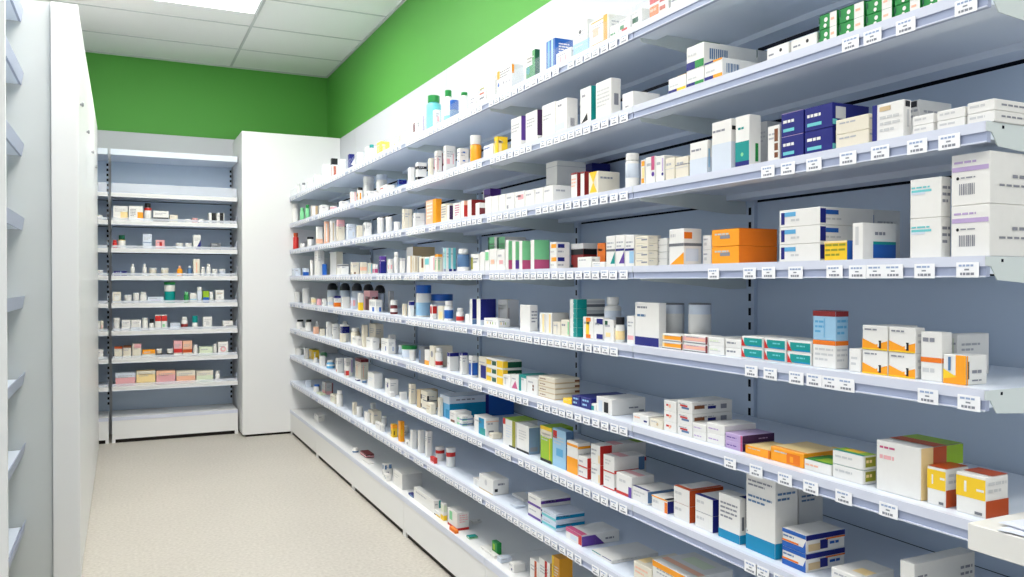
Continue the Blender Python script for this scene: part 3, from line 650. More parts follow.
# ---- sixth shelf
add('L',5,[
 (296,304.5,319,'white bottle with black cap, left of two',W,'',dict(k='b',cap='black',cf=.2)),(305,312.5,319,'white bottle with black cap, right of two',W,'',dict(k='b',cap='black',cf=.2)),
 (313,319,327,'low pinkish carton','peach'),(319.5,325,329,'low cream carton','cream'),(326,331,322,'white carton with grey dots',W,'fo .5 .6 .25 dgrey'),(331.5,339,324,'white carton with black speck',W,'fo .7 .25 .2 black'),
 (339.5,350,325,'white carton with navy block',W,'f .3 .5 .95 .9 navy'),(350.5,361,327,'cream bottle','cream','',dict(k='b')),(361.5,368,325,'ivory carton','cream'),
 (369,384,324,'cream carton with tan base band','cream','f 0 0 1 .18 tan',dict(xf=.1)),
 (352,365,337,'low white carton, first of front row',W,'',dict(d=.05)),(366,380,338,'low white carton, second of front row',W,'',dict(d=.05)),(381,396,339,'low white carton with blue speck',W,'f .6 .2 .7 .5 blue',dict(d=.05)),
 (398,408,344,'plain pale tub','pale','',dict(k='j',xf=.1)),
 (401,418,344,'white tub with green lid',W,'',dict(k='j',cap='green',cf=.28)),
 (418.5,424,347,'dark grey slim carton','dgrey','f .1 .2 .4 .8 slate'),(424.5,429,350,'white carton with orange base',W,'f 0 0 1 .3 orange'),
 (429.5,434.5,346,'cream carton with black speck','cream','fo .5 .6 .25 ink'),(435,444,347,'white bottle with red spot',W,'',dict(k='b',lab=('red',.12,.32))),
 (447,459,353,'white carton with navy oval cap mark',W,'f .1 .8 .95 1 navy;fT .2 .3 .8 .5 grey'),(459.5,468,353,'white carton with navy top',W,'t 0 0 1 1 navy;f .1 .88 .9 1 navy'),
 (468.5,478,356,'white carton with royal blue block',W,'f .1 .1 .75 .68 blue;f .1 .1 .2 .68 navy'),(478.5,486,357,'cream carton with royal blue block','cream','f .3 .1 1 .65 navy'),
 (486.5,503,359,'yellow and teal flat carton',W,'f 0 .2 .3 .8 yellow;f .35 .2 .6 .7 dgreen;f .65 .1 1 .9 yellow;s 0 .1 1 .8 dgreen;s 0 .1 .25 .9 yellow',dict(n=3,x2=522)),
 (503,510.5,375,'white carton with grey corner',W,'f .2 .2 .4 .8 grey',dict(d=.06)),(511,518.5,375,'white carton with rose triangle',W,'f3 .1 .05 .9 .05 .6 .6 magenta',dict(d=.06)),
 (519,526.5,375,'white carton with teal frame',W,'f 0 .82 1 1 teal;f 0 0 .3 1 teal;t 0 0 1 1 teal'),(527,537.5,378,'white carton with brown dots',W,'fo .6 .5 .1 brown;fo .6 .3 .1 brown'),
 (538.5,555,377,'flat cream carton of brown-edged stack','cream','f 0 0 1 .15 tan;fT .1 .3 .6 .7 brown;s 0 0 1 .2 tan;s .8 .2 1 .6 brown',dict(n=4,x2=580)),
 (563,571.5,399,'small yellow carton','yellow','',dict(k='c',d=.05)),
 (572,580,396,'dark navy carton with pale lettering, left','navy','fT .2 .1 .8 .9 lblue',dict(d=.2)),(580.5,591,398,'dark navy carton with pale lettering, right','navy','fT .2 .1 .8 .9 lblue',dict(d=.2)),
 (591.5,596,404,'white carton with green edge',W,'f 0 .1 .6 .7 teal'),
 (596.5,612,398,'wide white carton with black stripe',W,'f .5 .1 .78 .75 black;f .15 .1 .4 .8 pale;s .8 .15 .95 .25 ink;sT .5 .3 .9 .5 ink',dict(x2=646)),
 (633,649,415,'low white carton with orange lettering',W,'fT .1 .4 .6 .8 peach;f .7 .3 .9 .5 navy',dict(d=.08)),(650,663,420,'low cream carton with brown print','cream','fo .6 .5 .2 tan',dict(d=.08)),
 (664,676.5,401,'white carton with red emblem',W,'fT .2 .3 .8 .75 red;fo .5 .5 .18 peach',dict(n=3,d=.2)),
 (677.5,692.5,401,'white carton with red and navy emblem',W,'f .2 .5 .7 .65 red;f .3 .3 .8 .48 slate;s .05 .4 .3 .7 brown;s .38 .35 .58 .6 navy;s .7 .3 .85 .7 ink',dict(n=3,x2=733)),
 (693,706.5,424,'flat white carton with lilac lettering',W,'fT .1 .3 .9 .6 lav',dict(n=2,d=.1)),
 (707,725,424,'flat white carton with grey end',W,'fT .1 .3 .9 .6 lav;s 0 .1 1 .3 grey',dict(n=2,x2=757)),
 (725.5,743,434,'lavender carton with purple end','lav','fT .1 .3 .9 .6 purple;s 0 0 1 1 dpurple;f .9 0 1 1 magenta;sT .5 .3 .9 .6 lav',dict(n=2,x2=775)),
 (745.5,770,448,'orange carton, left of the flat pair','orange','t 0 0 1 1 sand;f .95 0 1 1 dorange',dict(d=.1)),(771,806,450.5,'orange carton, right of the flat pair','orange','t 0 .1 1 1 sand;f .5 .1 .9 .8 dorange;f .6 .2 .7 .6 orange',dict(d=.13)),
 (803,832,462,'flat white carton with green top',W,'t 0 0 1 1 green;t .3 .1 1 .6 lime;fT .05 .3 .8 .7 peach',dict(d=.09,k='c')),
 (813,829,452,'yellow green carton at the back','yellow','f .5 .1 1 1 lime',dict(xf=.2,d=.08)),
 (833,864,453,'white carton with green top',W,'t 0 0 1 .25 teal;t 0 .25 1 1 lime;t .2 .4 .7 1 yellow;fT .1 .4 .9 .75 grey;s .15 .2 .9 .9 olive;sT .2 .3 .8 .8 sand',dict(n=2,x2=878)),
 (877,922,444.5,'large white carton with rust and green side',W,'fT .08 .82 .6 .92 magenta;fT .08 .58 .55 .76 pink;s 0 0 .28 1 sand;s .28 .05 .6 1 rust;s .6 .3 1 1 lime;s .62 .3 1 .62 grey;t 0 .3 1 .6 rust;t 0 .6 1 1 lime',dict(x2=964)),
 (928,947,468,'smaller yellow and white carton with rust side',W,'f 0 .42 1 .93 yellow;f .25 .55 .33 .8 white;f .7 .7 .95 .76 white;s 0 0 .6 .45 rust;t 0 0 1 1 rust;sT .1 .55 .9 .9 grey;f .65 .05 .9 .12 dgrey',dict(x2=970)),
 (957,987,475,'larger yellow and white carton with rust side',W,'f 0 .42 1 .93 yellow;f .28 .55 .36 .82 white;f .7 .62 .95 .68 white;s 0 0 1 .42 rust;t 0 .3 1 1 rust;sT .1 .55 .9 .9 grey;f .65 .05 .9 .12 dgrey',dict(x2=1010)),
])
# ---- seventh shelf
add('L',6,[
 (294,303,347,'white jar against the corner cabinet',W,'',dict(k='j')),(303.5,308,348,'grey white slim carton','grey'),
 (309,333,352,'yellow carton with white openings','yellow','f .2 .2 .4 .6 white;t 0 0 1 1 olive',dict(xf=.1,d=.1)),
 (313,318.5,357,'small white bottle before the yellow box',W,'',dict(k='b')),(319,325.5,356,'small white box before the yellow box',W,'',dict(d=.04)),
 (326,335,359,'bottle with blue and white stripes','sky','',dict(k='b',lab=('white',.3,.5))),
 (335.5,343.5,358,'white carton with red base dot',W,'fo .6 .15 .2 red'),(344,352.5,358,'white carton with lilac edge',W,'f .8 .2 1 .9 lav'),
 (355,372,359,'cream box with dark brown lid','cream','f 0 .85 1 1 maroon;t 0 0 1 1 maroon;f .3 .1 .4 .7 peach',dict(xf=.09,d=.12)),
 (355,360,379,'small white carton with navy mark',W,'f .1 .2 .9 .7 navy',dict(d=.04)),(361,366.5,380,'small white carton with slate mark',W,'f .5 .2 1 .9 slate',dict(d=.04)),
 (367.5,384.5,373,'wide white carton',W,'fT .2 .4 .8 .7 pale'),(385,398.5,379,'white carton with black spot',W,'fo .55 .6 .16 navy'),
 (399,407,392,'low white carton with speckles',W,'fT .1 .3 .9 .7 grey'),
 (408.5,416,384,'tall cream carton','cream'),(416.5,420,386,'slim tan carton','tan'),(420.5,437,391,'cream carton with black squares','cream','f 0 .55 .2 .8 black;f .4 .5 1 .56 dgrey;f 0 .1 .2 .3 black;f .3 .08 .9 .14 ink'),
 (440,449.5,383,'large deep blue carton with white top','sky','f 0 .65 1 1 pale;f .6 0 1 .4 cyan;s 0 0 1 .68 cyan;s 0 .68 .55 1 pale;sT .1 .75 .5 .9 ink;s .55 0 .6 1 navy;s .6 0 1 .92 blue;t 0 0 1 1 pale',dict(x2=514,xf=.06)),
 (449.5,456,408,'white carton with brown mark',W,'f .2 .1 .9 .3 brown;fT .1 .5 .9 .9 grey',dict(d=.09,k='c',xf=.03)),
 (456.5,473,415,'white carton with green and blue stripes',W,'f 0 .1 .45 .5 lgreen;f .5 .2 1 .45 slate',dict(n=2,d=.06)),
 (474,486,414,'white carton with teal stripe',W,'f .4 0 .85 .95 cyan;f .5 0 .95 .4 teal;s .2 .1 .6 .3 dgrey;s 0 .8 1 .85 peach',dict(x2=499)),
 (489,502.5,433,'low cream carton with brown speckle','cream','fT .1 .3 .9 .8 tan',dict(d=.05)),
 (503,515.5,420,'white carton with red corner and olive stripe',W,'f 0 .78 .2 1 red;f .75 0 1 1 olive;fT .25 .3 .7 .8 pale;f .5 0 1 .06 black;t 0 0 1 1 lime'),
 (516.5,529,425,'white carton with blue grey side',W,'f 0 0 1 .08 black;s 0 .0 1 .95 bluegrey;s .1 .1 .8 .25 ink;fT .2 .4 .8 .8 grey',dict(x2=540)),
 (540.5,552,427,'green carton with white and yellow top','lime','f 0 .72 1 .9 cream;f 0 .9 1 1 yellow;f 0 0 1 .08 black;f .8 .1 .86 .7 yellow',dict(d=.1)),
 (552.5,566,430,'light blue carton with red dot','lblue','f .05 .75 .35 .95 red;s 0 0 1 1 slate;f .3 .3 .8 .5 sky',dict(x2=574)),
 (567,578,442,'white carton with orange base',W,'f 0 0 1 .5 orange;f 0 .85 1 .93 orange;s 0 .82 1 .9 orange;sT .1 .4 .9 .7 grey',dict(x2=591)),
 (578.5,587.5,457,'red edged white carton in the first short stack',W,'f 0 0 1 .12 red;s 0 0 1 1 red;fT .1 .3 .7 .7 faint',dict(n=2,d=.1,fo=1)),
 (591,600.3,445,'red edged white carton in the tall stack',W,'s 0 0 .25 1 red;f .82 .1 .97 .5 sand;t 0 .3 1 .5 pink;t 0 .8 1 1 lime;s .3 0 1 .2 red;fT .1 .4 .7 .8 faint',dict(n=2,d=.2,fo=1)),
 (603.5,614.5,456,'red edged white carton in the third stack',W,'f 0 0 1 .07 red;s 0 0 .8 .2 red;t 0 .2 1 .5 pink;s .8 .1 1 .9 slate;fT .2 .4 .7 .8 grey',dict(n=2,x2=645)),
 (616.5,632,475,'single red edged white carton with blue corner',W,'f 0 0 .8 .14 red;f .8 0 1 .5 purple;t 0 .3 1 .6 pink;fT .2 .5 .8 .8 grey',dict(x2=655)),
 (632.5,648.2,489,'white carton with slate side strip',W,'s 0 .15 1 .95 slate;t 0 0 1 .1 navy;fT .1 .3 .8 .8 grey',dict(d=.12)),
 (652,668,498,'white carton with orange and navy strip',W,'f .82 0 1 .8 dorange;s 0 0 1 .9 navy;t .8 0 1 1 black;f 0 .9 1 1 orange;fT .1 .3 .6 .8 grey',dict(d=.12)),
 (674,690,488.5,'white carton with brick red side strip',W,'s 0 0 1 1 rust;t .0 0 1 .14 rust;t .8 0 1 1 rust;fT .1 .4 .7 .8 grey',dict(n=2,d=.13)),
 (695.5,713.3,497.5,'white carton with navy side strip',W,'s 0 0 1 1 navy;t 0 0 1 .14 navy;fT .1 .4 .7 .8 grey',dict(n=2,d=.13)),
 (719,740.5,496.5,'medium white carton with cyan base',W,'W 0 .2 cyan;fT .1 .45 .9 .85 ink;s .3 .3 .7 .6 dgrey',dict(x2=747)),
 (746.5,776,478,'tall white carton with cyan base',W,'W 0 .2 cyan;fT .08 .62 .9 .75 slate;fT .08 .84 .9 .95 ink;sT .1 .72 .9 .86 slate;fo .06 .24 .02 ink',dict(x2=799)),
 (780,800,484,'tall plain white carton behind the cyan one',W,'sT .1 .72 .9 .86 slate',dict(xf=.16,d=.09)),
 (783,807,532,'blue and white carton with orange stripe',W,'W .78 1 blue;f 0 0 1 .3 blue;f .0 .32 .7 .42 dorange;fT .05 .5 .7 .72 slate;f3 .8 0 1 0 1 .7 blue;s 0 .72 1 .98 navy;s .35 .15 .55 .65 navy;sT .6 .2 .98 .55 blue;s .5 .62 1 .7 dorange;s .05 .12 .35 .5 tan',dict(n=2,x2=846)),
 (832,860,573,'flat white carton at the bottom edge',W,'t .5 .2 1 .5 sand',dict(d=.12)),
 (901,916,563,'long white carton lying with its end forward',W,'f .3 .1 .8 .5 pink;sT .05 .5 .2 .8 ink;sT .75 .2 .95 .8 ink',dict(x2=977)),
])
# ---- eighth shelf
add('L',7,[
 (313,320.5,383,'white bottle with blue spot',W,'',dict(k='b',cap='blue',cf=.25)),
 (322,350,386,'wide grey pink carton with maroon end','grey','f 0 0 1 .3 pink;f .8 .1 1 1 maroon',dict(xf=.1,d=.1)),
 (316,329,394,'low pale green carton','palegreen','',dict(d=.05)),(330,351,397,'low pale carton beside the pink one','cream','f .5 .2 .8 .8 palegreen',dict(d=.05)),
 (356,363,405,'small white tub with grey side',W,'',dict(k='j')),(364,367.5,407,'slim white box',W),(368,381.5,410,'cream carton with black dot','cream','fo .3 .4 .12 black',dict(xf=.06)),
 (375,386,423,'low white carton at the lip',W,'f .7 .2 .9 .8 grey',dict(d=.02,xf=.03)),
 (387,390,431,'tiny white box',W),(390.5,397.5,424,'yellow carton with dark top','yellow','f 0 .7 1 1 orange;f .2 .2 .4 .5 black'),(398,404.5,421,'amber carton','orange','f .2 .3 .5 .6 yellow'),(405,409,434,'white carton with dark dot',W,'fo .5 .5 .25 black'),
 (410,417,430,'tall white carton, first of three',W,'f .8 0 1 1 grey'),(417.5,424.5,430,'tall white carton, second of three',W,'f .8 0 1 1 grey'),(425,432.5,431,'tall white carton, third of three',W,'f .8 0 1 1 grey'),
 (430,434,456,'small red and white box','red','f 0 0 1 .3 pink',dict(xf=.02,d=.02)),
 (435,445,445,'white jar with red band, left of two',W,'',dict(k='j',cf=.2,lab=('red',.55,.8),xf=.055)),(445.5,456,446,'white jar with red band, right of two',W,'',dict(k='j',cf=.2,lab=('red',.55,.8),xf=.055)),
 (473,478.5,471,'white carton with rounded grey edge',W,'f .5 0 .6 1 grey'),(479,493,471,'white carton with grey emblem',W,'fo .5 .6 .2 grey;f 0 0 1 .08 tan;s .1 .2 .3 .4 black;sT .3 .5 .9 .8 ink',dict(x2=509)),
 (510,526,505,'flat grey white carton','pale','fT .1 .2 .8 .8 grey',dict(d=.05)),
 (528,541,496,'flat white carton with purple stripes',W,'f 0 .1 1 .3 purple;s 0 .55 1 .8 purple;s 0 .0 1 .15 navy',dict(n=2,x2=571)),
 (542,556,512,'flat pale teal carton','pale','f 0 .2 1 .5 aqua;s 0 .4 1 .8 cyan;t 0 0 1 1 pale',dict(n=2,x2=585)),
 (566,582,532,'flat white carton with rose edge and violet wave',W,'f 0 .7 1 1 magenta;f .8 .1 1 .9 red;f .3 .2 .7 .6 pale;s 0 0 .35 .9 purple;s3 .35 0 .6 0 .35 .9 purple;sT .62 .2 .95 .6 ink;t 0 0 1 .15 magenta',dict(x2=620)),
 (592,612,556,'flat white carton with teal and navy edge line',W,'f 0 .8 .45 1 teal;f .55 .8 1 1 navy;t 0 0 1 1 white',dict(d=.2)),
 (634,652,566,'flat cream carton with orange corner','cream','t 0 .1 .4 .4 sand;fT .1 .3 .8 .8 peach;t .5 .3 .9 .8 palegreen',dict(d=.17)),
 (653,690,570,'flat white carton with orange line',W,'t 0 .2 1 .35 peach;t .2 .5 .8 .8 palegreen;f 0 .8 1 1 orange',dict(d=.17)),
])
# ---- base deck
add('L',8,[
 (314,328,415,'pale white carton alone near the corner',W,'',dict(xf=.1)),
 (352,358.5,446,'white bottle with navy mark',W,'',dict(k='b',lab=('slate',.1,.4))),
 (360,380,454,'flat red and white carton','maroon','f 0 .3 1 .6 pink;t 0 0 1 1 dred',dict(xf=.08,d=.1)),
 (362,380.5,463,'low white carton with speckles',W,'fT .1 .2 .9 .8 grey',dict(d=.04)),
 (382,392,463,'white carton with blue black squares',W,'f .1 .55 .35 .9 slate;f .6 .6 .95 .95 slate;f .3 .1 .6 .35 ink'),
 (393,402,463,'large white carton with grey side',W,'fT .1 .5 .7 .8 grey;s .1 .78 .8 .84 ink;s 0 0 1 1 grey',dict(x2=422)),
 (408,413,493,'navy edged flat carton','navy','f .3 0 1 1 slate',dict(d=.03)),(413.5,434,491,'flat white carton with green end',W,'s .7 0 1 1 teal',dict(x2=441)),
 (434,440,502,'white carton with black and yellow base',W,'f 0 0 1 .2 black;f .3 .05 1 .3 yellow;fT .1 .5 .8 .9 grey'),(440.5,447,503,'white carton with yellow base',W,'f 0 0 1 .3 yellow;f .2 .5 .8 .9 palegreen'),
 (447.5,457,505,'white carton with red base line',W,'W 0 .14 red;f .2 .4 .5 .9 lgreen;sT .2 .4 .9 .9 pink',dict(x2=469)),
 (449,455,527,'small orange carton at the lip','dorange','',dict(d=.02,xf=.012)),
 (466,478,537,'small white carton with green top',W,'f 0 .7 .5 1 green;t 0 0 1 1 teal;f .3 .3 .9 .6 lgreen'),
 (491.5,497,540,'small bright green carton','green','f .2 .3 .6 .8 lime',dict(xf=.07,d=.025)),
 (486,506,556,'flat white carton with dark specks',W,'t .2 .2 .4 .5 grey;fo .6 .5 .2 ink',dict(d=.2)),
 (509,526,562,'white carton with navy speck',W,'fo .6 .3 .15 navy;fT .1 .5 .8 .9 grey',dict(d=.1)),
 (530,538.5,561,'white carton with red stripe, left of two',W,'f .55 0 .8 1 rust'),(539,550,561,'white carton with red stripe, right of two',W,'f .55 0 .75 1 red;s 0 0 1 1 tan',dict(d=.06)),
 (552,573,556,'amber carton','amber','f 0 0 .3 1 yellow;f .3 .1 .6 .5 orange;s 0 0 1 1 amber',dict(d=.1)),
])
# ---- small packs filling the dense far half
add('L',5,[
 (315,320,321,'tiny white bottle behind the pinkish cartons',W,'',dict(k='b',xf=.12)),(342,348,321,'white bottle behind the navy blocked carton',W,'',dict(k='b',xf=.14)),
 (388,396,335,'small white carton with lilac mark, set back',W,'f .2 .3 .8 .6 lav',dict(xf=.14)),(409,416,350,'low white tub by the green lid',W,'',dict(k='j',xf=.03)),
 (300,308,328,'low white box before the black capped bottles',W,'',dict(d=.03,xf=.02)),(339,346,334,'low ivory box in front','cream','',dict(d=.03,xf=.02)),
])
add('L',6,[
 (320,327,350,'green bottle behind the yellow carton','lgreen','',dict(k='b',xf=.22)),(344,349,366,'small white box with red mark',W,'f .3 .2 .8 .6 red',dict(d=.03,xf=.02)),
 (388,395,392,'low white bottle lying before the black spot',W,'',dict(d=.03,xf=.02)),(437.5,440,394,'slim cream box beside the blue carton','cream'),
 (426,436,403,'low cream carton in front of the black squares','cream','fT .1 .3 .8 .8 tan',dict(d=.03,xf=.02)),
])
add('L',7,[
 (305,311,380,'small grey white box near the corner','pale'),(336,343,389,'white bottle before the maroon end',W,'',dict(k='b',xf=.02)),
 (370,376,402,'white jar behind the slim box',W,'',dict(k='j',xf=.18)),(403,409,424,'white bottle behind the amber carton',W,'',dict(k='b',xf=.15)),
 (381,387,415,'white bottle behind the low carton',W,'',dict(k='b',xf=.10)),(352,357,402,'small cream box by the pink carton','cream'),
 (512,524,506,'crumpled flat white sachet',W,'',dict(d=.06,xf=.12)),
])
add('L',8,[
 (383,391,474,'small white box with slate dots at the lip',W,'fo .3 .5 .15 slate;fo .7 .4 .15 slate',dict(d=.03,xf=.02)),
 (407,417,480,'white carton behind the navy edge',W,'s .1 .7 .8 .8 ink',dict(xf=.2)),
 (470,482,533,'flat white pack with grey corner',W,'t .6 .6 .9 .9 dgrey',dict(xf=.16,d=.1)),(480,496,552,'flat white pack near the lip',W,'fo .5 .5 .2 ink',dict(d=.05)),
 (497,512,556,'flat pale pack with grey stripe','pale','t .2 .2 .8 .3 grey',dict(d=.2)),
])
# ---- far bay
add('F',1,[(113.5,128,206,'white carton with yellow panel',W,'f .5 .1 1 .6 sand'),(129,143.5,206,'white carton with orange emblem',W,'f .6 .2 1 .6 orange;fT .1 .3 .5 .8 ink'),
 (144.5,152,203,'white bottle with red and black cap',W,'',dict(k='b',cap='black',cf=.25,lab=('red',.6,.75))),(153.5,169,211,'white carton with black base',W,'f 0 0 1 .4 black'),(170,178,215,'cream carton','cream'),
 (185,191.5,219,'low white tub',W,'',dict(k='j')),(192,198.5,218,'low pink tub','pink','',dict(k='j',cap='pink')),(199,204,219,'low white carton',W),
 (209,216,213,'black and white carton, left of two',W,'f .4 0 1 1 black'),(217,224.5,213,'black and white carton, right of two',W,'f .4 0 .9 1 black')])
add('F',2,[(112.5,117.5,240,'small red bottle','red','',dict(k='b',cap='red')),(118,126,235,'white bottle with dark and yellow cap',W,'',dict(k='b',cap='dgreen',cf=.35,lab=('yellow',.6,.7))),
 (143,152,234,'tall pale blue carton','pale','f 0 .4 1 .45 slate'),(156,165,240,'pink carton','pink','f .4 .3 .7 .8 red'),(176,184,243,'small white tub, left of two',W,'',dict(k='j')),(185,192.5,243,'small white tub, right of two',W,'',dict(k='j')),
 (193.5,201,235,'white carton with navy slanted base',W,'f3 .3 0 1 0 1 .7 navy'),(211,221,243,'dark grey carton','dgrey')])
add('F',3,[(114,127,271,'flat navy carton','navy','f .5 0 .55 1 lblue'),(130.5,135,264,'small white bottle with narrow cap, first of two',W,'',dict(k='b',neck=.6)),(142.5,147,264,'small white bottle with narrow cap, second of two',W,'',dict(k='b',neck=.6)),
 (149,157,268,'small cream tub, left','cream','',dict(k='j')),(161,169,268,'small cream tub, right','cream','',dict(k='j')),(177,183,266,'orange bottle','orange','',dict(k='b',cap='peach',neck=.5)),(187,193,266,'blue bottle','slate','',dict(k='b',cap='pale',neck=.5)),
 (193.5,200,259,'tall cream carton','cream','f .4 .2 .6 .8 peach'),(201,205.5,267,'white bottle with grey shoulders',W,'',dict(k='b')),(206.5,211,264,'slim white bottle',W,'',dict(k='b')),(212,218,269,'round white tub',W,'',dict(k='j')),(219,226,269,'round pale tub','pale','',dict(k='j'))])
add('F',4,[(112.5,121,292,'cream carton with pale label','cream','f .2 .3 .8 .7 white'),(124,132,295,'white jar',W,'',dict(k='j')),(133,139.5,293,'white jar with round lid',W,'',dict(k='j')),(140,147,292,'white bottle',W,'',dict(k='b')),
 (147.5,163.5,297,'flat pale lilac carton','pale','f .2 .3 .8 .5 lav'),(164,176,282,'green tub with white band and red line','teal','',dict(k='j',cap='green',cf=.12,lab=('white',.55,.85))),
 (184,189,292,'small green bottle','green','',dict(k='b',cap='lgreen')),(190,196.5,293,'white carton with blue lines',W,'f 0 .3 1 .4 lblue'),(197,202.5,287,'white bottle with pink tint','pale','',dict(k='b',neck=.9)),
 (203,209,291,'lime and blue carton','lime','f 0 0 1 .45 blue'),(209.5,213,292,'slim white carton',W),(215.5,224,290,'white carton with rounded top',W,'f .2 .7 .8 .75 tan;fo .5 .4 .15 grey')])
add('F',5,[(113,120,318,'white tub at the left end',W,'',dict(k='j')),(121.5,130.5,320,'white carton with grey line',W,'f 0 .4 1 .45 grey'),(131,141,320,'white carton with pale base',W,'f 0 0 1 .3 pale'),(142,148,318,'white bottle with broad cap',W,'',dict(k='b',neck=1.0)),
 (149,154.5,319,'white bottle with black cap',W,'',dict(k='b',cap='black',cf=.35)),(155,160.8,315,'red topped white carton, left of two',W,'f 0 .6 1 .95 red'),(161.2,167,315,'red topped white carton, right of two',W,'f 0 .6 1 .95 red;f .2 .2 .6 .4 lgreen'),
 (170,180,323,'low pale carton','pale'),(181,188,317,'white bottle with red base',W,'',dict(k='b',lab=('dred',.05,.45))),(192,198,316,'white bottle with green cap',W,'',dict(k='b',cap='teal',cf=.5,neck=1)),(203,212,317,'white carton with grey square',W,'f .3 .3 .7 .6 grey'),
 (223,233,321,'white carton with black bar',W,'f .3 .2 1 .4 black')])
add('F',6,[(114,122,347,'rust topped cream carton','cream','t 0 0 1 1 rust;f 0 .85 1 1 rust'),(123,131,346,'brown topped cream carton','cream','t 0 0 1 1 brown;f 0 .85 1 1 brown'),(132,141,344,'pink topped cream carton','cream','f .2 .7 1 1 pink'),
 (142,155,350,'flat orange carton','orange','f 0 0 1 .5 cream'),(156,162,349,'cream tub with black base','cream','',dict(k='j',lab=('black',.05,.45))),(166.5,173,349,'white tub with black base',W,'',dict(k='j',lab=('black',.05,.45))),
 (173.5,182,341,'red and pink carton','pink','f 0 .25 1 .5 red;f 0 0 1 .22 cream'),(182.5,192,341,'orange and cream carton','peach','f 0 .25 1 .45 rust;f 0 0 1 .22 cream'),(193,198,345,'white bottle left of the pale green carton',W,'',dict(k='b')),
 (199,212.5,347,'pale green carton','palegreen'),(213,217,344,'white bottle right of the pale green carton',W,'',dict(k='b')),(218,228,342,'white carton with pink swirl',W,'fo .5 .45 .3 pink;fo .5 .45 .15 white')])
add('F',7,[(115,135,373,'pale rose wide carton','pale','f 0 0 1 .65 pink'),(136,155,371,'pale yellow wide carton','sand','f 0 .75 1 1 cream'),(156,175,371,'salmon wide carton','peach','f 0 0 1 .7 pink'),(176,195,371,'pale peach wide carton','cream','f 0 0 1 .6 peach'),(196,213,371,'cream grey wide carton','cream','f 0 0 1 .6 palegreen'),
 (215,220,371,'small white bottle alone',W,'',dict(k='b'))])
add('P',1,[(95.5,103,215,'white carton with grey lettering',W,'fT .1 .3 .9 .7 grey')])
add('P',3,[(95.5,103,270,'white carton with dark print',W,'f .3 .3 .8 .5 dgrey')])
add('P',5,[(96.5,99.8,321,'white tub with pink mark',W,'',dict(k='j')),(100.2,103.2,321,'cream carton with red speck','cream','f .3 .3 .7 .6 pink')])
add('P',6,[(95.5,103,350,'low white carton',W)])
# ------------------------------------------------------------------ settle the packs so that none run into each other
rows = {}
for D in ITEMS:
    u = 'F' if D['unit'] == 'P' else D['unit']
    rows.setdefault((u, D['row']), []).append(D)
for key, L in rows.items():
    for D in L:
        place(D)
        if D['unit'] == 'L' and D['a1'] > 8.203:
            q = D['a1']-8.203; D['a1'] -= q; D['a0'] -= q
    base = [D for D in L if not D['on']]
    for it in range(6):
        for i in range(len(base)):
            for j in range(i+1, len(base)):
                A, B = base[i], base[j]
                ov = min(A['a1'],B['a1']) - max(A['a0'],B['a0'])
                if ov <= -.0008: continue
                xo = min(A['xf']+A['d'],B['xf']+B['d']) - max(A['xf'],B['xf'])
                if xo <= 0: continue
                mw = min(A['a1']-A['a0'], B['a1']-B['a0'])
                if ov < .3*mw and abs(A['xf']-B['xf']) < .05:
                    hi, lo = (A,B) if A['a0']+A['a1'] > B['a0']+B['a1'] else (B,A)
                    c = (hi['a0']+lo['a1'])/2; hi['a0'] = c+.0006; lo['a1'] = c-.0006
                    for Q in (A,B):
                        if Q['k'] != 'c': Q['d'] = min(Q['d'], Q['a1']-Q['a0'])
                else:
                    f, b = (A,B) if A['xf'] <= B['xf'] else (B,A)
                    if f['k'] == 'c' and b['xf']-f['xf'] > .018: f['d'] = b['xf']-f['xf']-.002
                    else:
                        b['xf'] = f['xf']+f['d']+.003; dd = b['d']; place(b); b['d'] = min(max(dd,.02), .468-b['xf']) if b['k']=='c' else b['a1']-b['a0']
for key, L in rows.items():
    prev = None
    for D in L:
        D['zb'] = row_z(D['row']) + .0005
        if D['on']: D['zb'] = prev['zb']+prev['h']+.0004; D['xf'] = prev['xf']; D['d'] = prev['d']; D['a0'],D['a1'] = prev['a0'],prev['a1']
        r = D['row']
        top = 2.6 if r == 0 else (SB[r-1]-.002 if r < 8 else SB[7]-.002)
        D['h'] = max(.012, min(D['ztop'], top) - D['zb'])
        prev = D

# ------------------------------------------------------------------ labels that single each pack out
STK = {2:['lower','upper'], 3:['bottom','middle','top'], 4:['lowest','second lowest','second highest','topmost']}
UNITS = []
for key, L in rows.items():
    for D in L:
        for s in range(D['n']):
            UNITS.append((D, s))
def phrase(D):
    r = 'base deck' if D['row'] == 8 else ORD[D['row']]+' shelf'
    return r+{'L':' of the long shelving','F':' of the far bay','P':' of the far left sliver'}[D['unit']]
def nm(D, s):
    d = D['desc']
    return d if D['n'] == 1 else STK[D['n']][s]+' '+d
cand = {}
for D, s in UNITS: cand.setdefault(nm(D,s)+', '+phrase(D), []).append((D,s))
LAB = {}
for c, lst in cand.items():
    if len(lst) == 1: LAB[(id(lst[0][0]), lst[0][1])] = c
    else:
        lst.sort(key=lambda q: q[0]['x0'])
        for i,(D,s) in enumerate(lst):
            LAB[(id(D),s)] = f"{nm(D,s)}, {['first','second','third','fourth','fifth','sixth'][i]} from left, {phrase(D)}"

